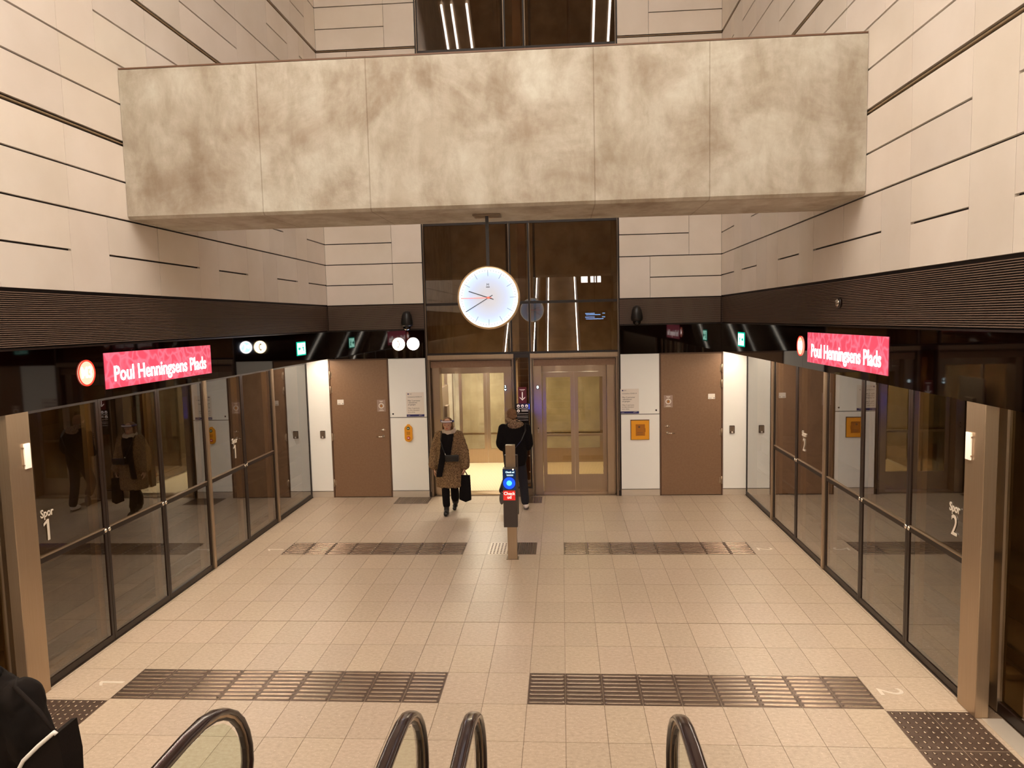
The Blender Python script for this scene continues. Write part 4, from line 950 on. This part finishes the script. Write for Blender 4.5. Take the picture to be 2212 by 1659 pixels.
def hand_(mb, wrist, d, n, thumb, curl=.9, L=.175):
    # d toward the fingertips, n palm normal, thumb side vector
    wrist, d, n, th = Vector(wrist), Vector(d).normalized(), Vector(n).normalized(), Vector(thumb).normalized()
    c = wrist + d*.045
    rot = Matrix((th, n, d)).transposed(); mb.ell(c, (.040, .015, .052), 14, 10, rot)
    for i, (o, ln, r) in enumerate(((.028, .068, .0088), (.010, .076, .0090), (-.009, .070, .0086), (-.027, .056, .0078))):
        p = wrist + d*.085 + th*o; pts = [wrist+d*.05+th*o*.8, p]; a = 0; dd = d
        for j, f in enumerate((.42, .33, .25)):
            a = curl*(j+1)/2.2+.06*i; dd = d*math.cos(a)+n*math.sin(a); pts.append(pts[-1]+dd*ln*f)
        mb.tube(pts, [r*1.05, r*1.05, r, r*.92, r*.8], 10); mb.ell(pts[-1], (r*.8,)*3, 8, 6)
    pts = [wrist+d*.02+th*.022, wrist+d*.045+th*.045+n*.008, wrist+d*.07+th*.050+n*.022, wrist+d*.09+th*.044+n*.034]
    mb.tube(pts, [.012, .0115, .0100, .0085], 10); mb.ell(pts[-1], (.0085,)*3, 8, 6)
def head_(mb, c, f=-1, s=1.0):
    # c centre of skull, f = facing sign along y
    c = Vector(c)
    mb.ell(c+Vector((0, 0, .012)), (.074*s, .092*s, .098*s), 24, 18)
    mb.ell(c+Vector((0, f*.026, -.052)), (.056*s, .062*s, .062*s), 20, 14)          # jaw and chin
    mb.ell(c+Vector((0, f*.088, -.018)), (.012, .019, .024), 12, 8)                  # nose
    mb.ell(c+Vector((0, f*.083, -.056)), (.024, .010, .009), 12, 8)                  # lips
    mb.ell(c+Vector((0, f*.080, .012)), (.048, .012, .012), 12, 8)                   # brow
    for sx_ in (-1, 1): mb.ell(c+Vector((sx_*.075*s, -f*.005, -.012)), (.010, .018, .030), 10, 8)   # ears

# --- woman walking toward the camera
wx, wy = -1.205, 11.98
k = thing('person', 'person in a brown mottled fur coat and face shield walking toward the escalators', 'person', (wx, wy, 0))
V_ = lambda x, y, z: (wx+x, wy+y, z)
mb = MB(); head_(mb, V_(-.012, -.03, 1.515)); limb(mb, [V_(0, 0, 1.34), V_(-.005, -.01, 1.46)], [.058, .052])
loft(mb, [V_(0, 0, .80)+(.13, .09), V_(0, 0, 1.0)+(.14, .10), V_(0, 0, 1.2)+(.15, .10), V_(0, 0, 1.34)+(.15, .08), V_(0, 0, 1.40)+(.07, .05)])
limb(mb, [V_(-.075, 0, .86), V_(-.062, -.10, .47), V_(-.05, -.15, .10)], [.075, .048, .034]); limb(mb, [V_(.075, 0, .86), V_(.060, .05, .45), V_(.045, .22, .16)], [.075, .046, .032])
mb.ell(V_(-.05, -.20, .05), (.032, .09, .036)); mb.ell(V_(.045, .175, .078), (.032, .08, .036))
limb(mb, [V_(-.17, .0, 1.33), V_(-.245, .02, 1.06), V_(-.25, -.06, .80)], [.052, .042, .030]); limb(mb, [V_(.17, .0, 1.33), V_(.235, .02, 1.06), V_(.255, -.05, .79)], [.052, .042, .030])
hand_(mb, V_(-.25, -.06, .79), (0, -.1, -1), (1, 0, 0), (0, -1, 0), .5); hand_(mb, V_(.256, -.052, .785), (.05, -.1, -1), (-1, 0, 0), (0, -1, 0), 1.5)
fuse('body', mb, 'skin', k, .0065, 3)
for sx_ in (-1, 1):
    mb = MB(); mb.ell(V_(-.012+sx_*.028, -.112, 1.517), (.011, .007, .006), 12, 8); e = obj('eye', mb, 'print_dark', k)
mb = MB(); mb.ell(V_(-.012, -.118, 1.459), (.020, .006, .006), 12, 8); obj('mouth', mb, 'button_red', k)
mb = MB(); mb.ell(V_(-.012, .002, 1.545), (.089, .102, .092), 22, 16); mb.ell(V_(-.012, .05, 1.47), (.080, .06, .09), 18, 12)
for sx_ in (-1, 1): mb.ell(V_(-.012+sx_*.078, -.015, 1.48), (.018, .040, .07), 12, 10)
fuse('hair', mb, 'hair_brown', k, .010, 3, .012, .03)
mb = MB()
loft(mb, [V_(.0, .01, .455)+(.235, .185), V_(0, .01, .60)+(.240, .185), V_(0, .005, .85)+(.225, .165), V_(0, 0, 1.05)+(.205, .145), V_(0, 0, 1.22)+(.205, .135), V_(0, 0, 1.33)+(.185, .115), V_(0, .0, 1.40)+(.11, .10), V_(0, .0, 1.43)+(.085, .085)])
limb(mb, [V_(-.165, .0, 1.335), V_(-.25, .02, 1.07), V_(-.262, -.06, .83)], [.080, .083, .088]); limb(mb, [V_(.165, .0, 1.335), V_(.24, .02, 1.07), V_(.262, -.05, .83)], [.080, .083, .088])
fuse('fur_coat', mb, 'coat_fur', k, .012, 3, .030, .035)
mb = MB()
mb.rings([[V_(.005+(.088+.035*math.cos(b_))*math.cos(a), -.005+(.088+.035*math.cos(b_))*math.sin(a), 1.405+.042*math.sin(b_)-.02*math.sin(-a)) for b_ in [2*PI*j/12 for j in range(12)]] for a in [2*PI*i/28 for i in range(29)]], caps=False)
fuse('collar', mb, 'beige_knit', k, .009, 2, .012, .03)
mb = MB()
for pts, w_ in (([V_(-.05, -.10, 1.38), V_(-.065, -.155, 1.22), V_(-.085, -.185, 1.0), V_(-.125, -.205, .80), V_(-.15, -.215, .66)], .055), ([V_(.05, -.10, 1.37), V_(.03, -.15, 1.22), V_(.0, -.175, 1.05), V_(-.03, -.185, .92)], .055)):
    mb.rings([[Vector(p)+Vector((w_*math.cos(a), .018*math.sin(a), 0)) for a in [2*PI*j/16 for j in range(16)]] for p in pts])
fuse('scarf', mb, 'fabric_black', k, .009, 3, .006, .04)
for sx_, pts, rd in ((-1, [V_(-.070, -.02, .62), V_(-.064, -.10, .44), V_(-.052, -.15, .17)], [.082, .070, .062]), (1, [V_(.070, .0, .62), V_(.060, .055, .45), V_(.047, .20, .20)], [.082, .074, .072])):
    mb = MB(); limb(mb, pts, rd); fuse('trouser_leg', mb, 'fabric_black', k, .010, 3, .006, .06)
mb = MB(); limb(mb, [V_(-.051, -.155, .24), V_(-.05, -.16, .08)], [.048, .045]); mb.ell(V_(-.05, -.20, .050), (.044, .110, .048)); mb.ell(V_(-.05, -.27, .038), (.036, .04, .034)); mb.box(*[v for v in (wx-.085, wx-.015, wy-.16, wy-.10, .003, .05)]); fuse('boot', mb, 'leather_black', k, .008, 2)
mb = MB(); limb(mb, [V_(.050, .15, .36), V_(.047, .20, .26), V_(.045, .225, .13)], [.072, .072, .058]); mb.ell(V_(.045, .175, .072), (.043, .095, .046)); mb.ell(V_(.045, .10, .042), (.036, .045, .036)); fuse('boot', mb, 'leather_black', k, .008, 2)
# face shield
hc = Vector(V_(-.012, -.03, 1.515))
mb = MB(); R_ = [[hc+Vector((rr*math.sin(a), -rr*1.08*math.cos(a)-dy, z)) for a in [math.radians(q) for q in range(-78, 79, 6)]] for rr, dy, z in ((.108, .0, .075), (.113, .008, .0), (.110, .016, -.10), (.104, .018, -.135))]
mb.rings(R_, closed=False, caps=False); obj('face_shield', mb, 'visor', k)
mb = MB(); mb.rings([[hc+Vector((rr*math.sin(a), -rr*1.08*math.cos(a), z)) for a in [math.radians(q) for q in range(-110, 111, 10)]] for rr, z in ((.103, .048), (.116, .048), (.116, .080), (.103, .080))], closed=False, caps=False); obj('shield_band', mb, 'print_blue', k)
mb = MB(); mb.rings([[hc+Vector((rr*math.sin(a), -rr*1.08*math.cos(a), z)) for a in [math.radians(q) for q in range(-48, 49, 8)]] for rr, z in ((.1165, .054), (.122, .056), (.122, .072), (.1165, .074))], closed=False, caps=False); obj('shield_pad', mb, 'white_rubber', k)
g = thing('crossbody_bag', 'small black leather bag worn across the front of the fur coat', 'bag', V_(.075, -.24, .92))
mb = MB(); mb.box(wx-.035, wx+.195, wy-.275, wy-.205, .925, 1.035, .02); obj('bag', mb, 'leather_black', g)
mb = MB(); mb.box(wx-.037, wx+.197, wy-.280, wy-.240, .975, 1.040, .012); obj('flap', mb, 'leather_black', g)
mb = MB(); mb.tube([V_(-.02, -.24, 1.02), V_(-.07, -.225, 1.14), V_(-.115, -.17, 1.28), V_(-.12, -.05, 1.405), V_(-.05, .10, 1.38)], .007, 8); obj('strap', mb, 'leather_black', g)
mb = MB(); mb.tube([V_(-.025, -.25, 1.035), V_(-.035, -.25, 1.06)], .009, 8); obj('buckle', mb, 'chrome', g)
g = thing('tote_bag', 'flat black tote bag hanging from the hand of the person in fur', 'bag', V_(.27, -.075, .2))
mb = MB(); mb.rings([[V_(x, -.075+dy, z+dz) for x, dy, dz in ((.162, -.02, .03), (.27, -.045, -.01), (.36, -.02, .02), (.362, .02, .02), (.27, .045, -.01), (.160, .02, .03))] if z < .3 else [V_(x, -.075+dy, z) for x, dy in ((.172, -.006), (.265, -.02), (.352, -.006), (.352, .006), (.265, .02), (.172, .006))] for z in (.215, .28, .66)], smooth=False); obj('bag_body', mb, 'fabric_black', g)
for dy in (-.014, .014):
    mb = MB(); mb.tube([V_(.215, -.075+dy, .655), V_(.235, -.075+dy*.6, .70), V_(.262, -.073, .735), V_(.285, -.075+dy*.6, .70), V_(.305, -.075+dy, .655)], .006, 8); obj('handle', mb, 'fabric_black', g)

# --- man seen from behind, walking toward the lifts
mx, my = -.10, 12.16
k = thing('person', 'person in a black parka with fur hood seen from behind at the ticket reader', 'person', (mx, my, 0))
V_ = lambda x, y, z: (mx+x, my+y, z)
mb = MB(); head_(mb, V_(-.045, .02, 1.63), f=1, s=1.04); limb(mb, [V_(-.02, 0, 1.44), V_(-.04, .01, 1.56)], [.062, .056])
loft(mb, [V_(0, 0, .82)+(.15, .10), V_(0, 0, 1.0)+(.15, .11), V_(0, 0, 1.25)+(.18, .11), V_(0, 0, 1.42)+(.19, .09), V_(0, 0, 1.49)+(.08, .06)])
limb(mb, [V_(.09, 0, .88), V_(.13, .03, .48), V_(.165, -.01, .10)], [.080, .050, .036]); limb(mb, [V_(-.09, 0, .88), V_(-.16, .08, .52), V_(-.225, -.14, .33)], [.080, .050, .036])
mb.ell(V_(.165, .05, .05), (.042, .11, .045)); mb.ell(V_(-.232, -.160, .25), (.028, .030, .07))
limb(mb, [V_(-.20, .0, 1.42), V_(-.245, -.02, 1.14), V_(-.15, .18, 1.05)], [.055, .045, .032]); limb(mb, [V_(.20, .0, 1.42), V_(.25, -.02, 1.14), V_(.16, .18, 1.05)], [.055, .045, .032])
hand_(mb, V_(-.14, .20, 1.05), (.5, .6, .1), (1, -.6, 0), (0, 0, 1), 1.0); hand_(mb, V_(.15, .20, 1.05), (-.5, .6, .1), (-1, -.6, 0), (0, 0, 1), 1.0)
fuse('body', mb, 'skin', k, .0065, 3)
mb = MB(); mb.ell(V_(-.045, .005, 1.665), (.086, .100, .090), 22, 16); mb.ell(V_(-.045, -.035, 1.61), (.080, .06, .065), 18, 12); fuse('hair', mb, 'hair_brown', k, .010, 4, .008, .02)
mb = MB()
loft(mb, [V_(-.01, .0, .77)+(.185, .15), V_(0, 0, .90)+(.205, .16), V_(0, 0, 1.1)+(.215, .165), V_(0, 0, 1.28)+(.225, .16), V_(0, 0, 1.41)+(.215, .135), V_(0, 0, 1.49)+(.13, .11), V_(-.02, 0, 1.53)+(.09, .09)])
limb(mb, [V_(-.195, .0, 1.405), V_(-.245, -.02, 1.14), V_(-.17, .15, 1.03)], [.085, .078, .062]); limb(mb, [V_(.195, .0, 1.405), V_(.235, -.02, 1.14), V_(.17, .15, 1.03)], [.085, .078, .062])
fuse('parka', mb, 'fabric_black', k, .012, 4, .014, .10)
mb = MB(); mb.rings([[V_(-.0+(.115+.042*math.cos(b_))*math.cos(a), -.02+(.105+.042*math.cos(b_))*math.sin(a), 1.515+.045*math.sin(b_)-.045*math.cos(a)) for b_ in [2*PI*j/12 for j in range(12)]] for a in [2*PI*i/28 for i in range(29)]], caps=False)
mb.ell(V_(.01, -.11, 1.47), (.12, .05, .06)); fuse('fur_hood', mb, 'hood_fur', k, .010, 2, .028, .03)
for pts, rd in (([V_(.085, 0, .84), V_(.125, .025, .48), V_(.155, -.02, .14)], [.100, .078, .070]), ([V_(-.085, 0, .84), V_(-.15, .075, .52), V_(-.22, -.11, .36)], [.100, .078, .066])):
    mb = MB(); limb(mb, pts, rd); fuse('trouser_leg', mb, 'fabric_navy', k, .010, 3, .008, .08)
mb = MB(); mb.ell(V_(.165, .055, .055), (.048, .125, .046)); mb.ell(V_(.163, -.02, .085), (.046, .055, .045)); sh = fuse('shoe', mb, 'white_rubber', k, .008, 2)
mb = MB(); mb.ell(V_(.165, .05, .022), (.050, .135, .020)); obj('sole', mb, 'grey_sole', sh)
mb = MB(); mb.ell(V_(-.232, -.165, .24), (.042, .048, .105)); sh = fuse('shoe', mb, 'fabric_navy', k, .008, 2)
mb = MB(); mb.ell(V_(-.235, -.205, .235), (.038, .012, .100)); obj('sole', mb, 'grey_sole', sh)
mb = MB(); mb.rings([[Vector(p)+Vector(q) for q in ((-.014, 0, -.008), (.014, 0, .010), (.014, .006, .010), (-.014, .006, -.008))] for p in (V_(.18, -.05, 1.49), V_(.19, -.15, 1.38), V_(.12, -.178, 1.22), V_(.02, -.182, 1.10), V_(-.10, -.175, .98))], smooth=False); obj('bag_strap', mb, 'leather_black', k)

# --- person at the left edge, only shoulder and bag in view
px_, py_ = -2.33, 3.44
k = thing('person', 'person in a dark jacket cut off at the lower left corner', 'person', (px_, py_, 0))
V_ = lambda x, y, z: (px_+x, py_+y, z)
mb = MB(); head_(mb, V_(-.06, .03, 1.62), f=1, s=1.04); limb(mb, [V_(-.02, 0, 1.40), V_(-.05, .02, 1.54)], [.062, .056])
loft(mb, [V_(0, 0, .80)+(.15, .10), V_(0, 0, 1.0)+(.15, .11), V_(0, 0, 1.22)+(.18, .11), V_(0, 0, 1.33)+(.18, .08), V_(0, 0, 1.40)+(.08, .06)])
for sx_ in (-1, 1):
    limb(mb, [V_(sx_*.09, 0, .86), V_(sx_*.10, .03*sx_, .48), V_(sx_*.10, .05*sx_, .10)], [.090, .060, .045]); mb.ell(V_(sx_*.10, .05*sx_+.06, .05), (.042, .12, .045))
    limb(mb, [V_(sx_*.18, .0, 1.33), V_(sx_*.26, -.02, 1.10), V_(sx_*.25, .14, .88)], [.050, .045, .032]); hand_(mb, V_(sx_*.25, .145, .87), (0, .4, -1), (-sx_, 0, 0), (0, 1, .3), .8)
fuse('body', mb, 'skin', k, .008, 3)
mb = MB(); mb.ell(V_(-.06, .01, 1.655), (.088, .102, .092), 22, 16); fuse('hair', mb, 'hair_brown', k, .012, 3)
mb = MB(); loft(mb, [V_(0, 0, .72)+(.20, .15), V_(0, 0, .95)+(.22, .16), V_(0, 0, 1.2)+(.24, .165), V_(0, 0, 1.33)+(.23, .15), V_(0, 0, 1.41)+(.15, .12), V_(-.03, 0, 1.47)+(.10, .10)])
limb(mb, [V_(-.19, .0, 1.335), V_(-.27, -.02, 1.08), V_(-.25, .12, .90)], [.10, .085, .065]); limb(mb, [V_(.185, .0, 1.325), V_(.255, -.02, 1.09), V_(.25, .12, .90)], [.115, .10, .07]); fuse('jacket', mb, 'jacket_grey', k, .012, 4, .03, .12)
mb = MB(); mb.ell(V_(-.03, -.03, 1.46), (.13, .12, .05)); mb.ell(V_(0, -.12, 1.41), (.12, .06, .05)); fuse('hood', mb, 'fabric_black', k, .012, 3, .03, .06)
for sx_ in (-1, 1):
    mb = MB(); limb(mb, [V_(sx_*.085, 0, .80), V_(sx_*.10, .03*sx_, .48), V_(sx_*.10, .04*sx_, .13)], [.105, .082, .072]); fuse('trouser_leg', mb, 'fabric_navy', k, .012, 3)
    mb = MB(); mb.ell(V_(sx_*.10, .05*sx_+.055, .052), (.050, .135, .050)); mb.ell(V_(sx_*.10, .05*sx_-.01, .09), (.05, .06, .05)); fuse('shoe', mb, 'leather_black', k, .01, 2)
g = thing('shoulder_bag', 'dark bag with white piping on its edge at the lower left corner', 'bag', (-1.84, 3.15, .80))
MX = Matrix(((1, 0, 0, 0), (0, 0, 1, 0), (0, 1, 0, 0), (0, 0, 0, 1)))
OUT = [(-1.690, 1.352), (-1.672, 1.20), (-1.682, .90), (-1.72, .84), (-1.94, .84), (-1.955, .95), (-1.925, 1.12), (-1.868, 1.215), (-1.785, 1.292), (-1.72, 1.345)]
mb = MB(MX); mb.prism(OUT, 3.10, 3.24); obj('bag_body', mb, 'bag_black', g)
mb = MB(); mb.tube([(x, 3.095, z) for x, z in OUT[4:]+[(-1.700, 1.362), (-1.690, 1.352)]], .010, 8, flat=None); obj('piping', mb, 'white_piping', g)
mb = MB(); mb.tube([(-1.75, 3.17, 1.31), (-1.90, 3.26, 1.37), (-2.10, 3.36, 1.44), (-2.2, 3.50, 1.41)], .011, 8); obj('strap', mb, 'bag_black', g)
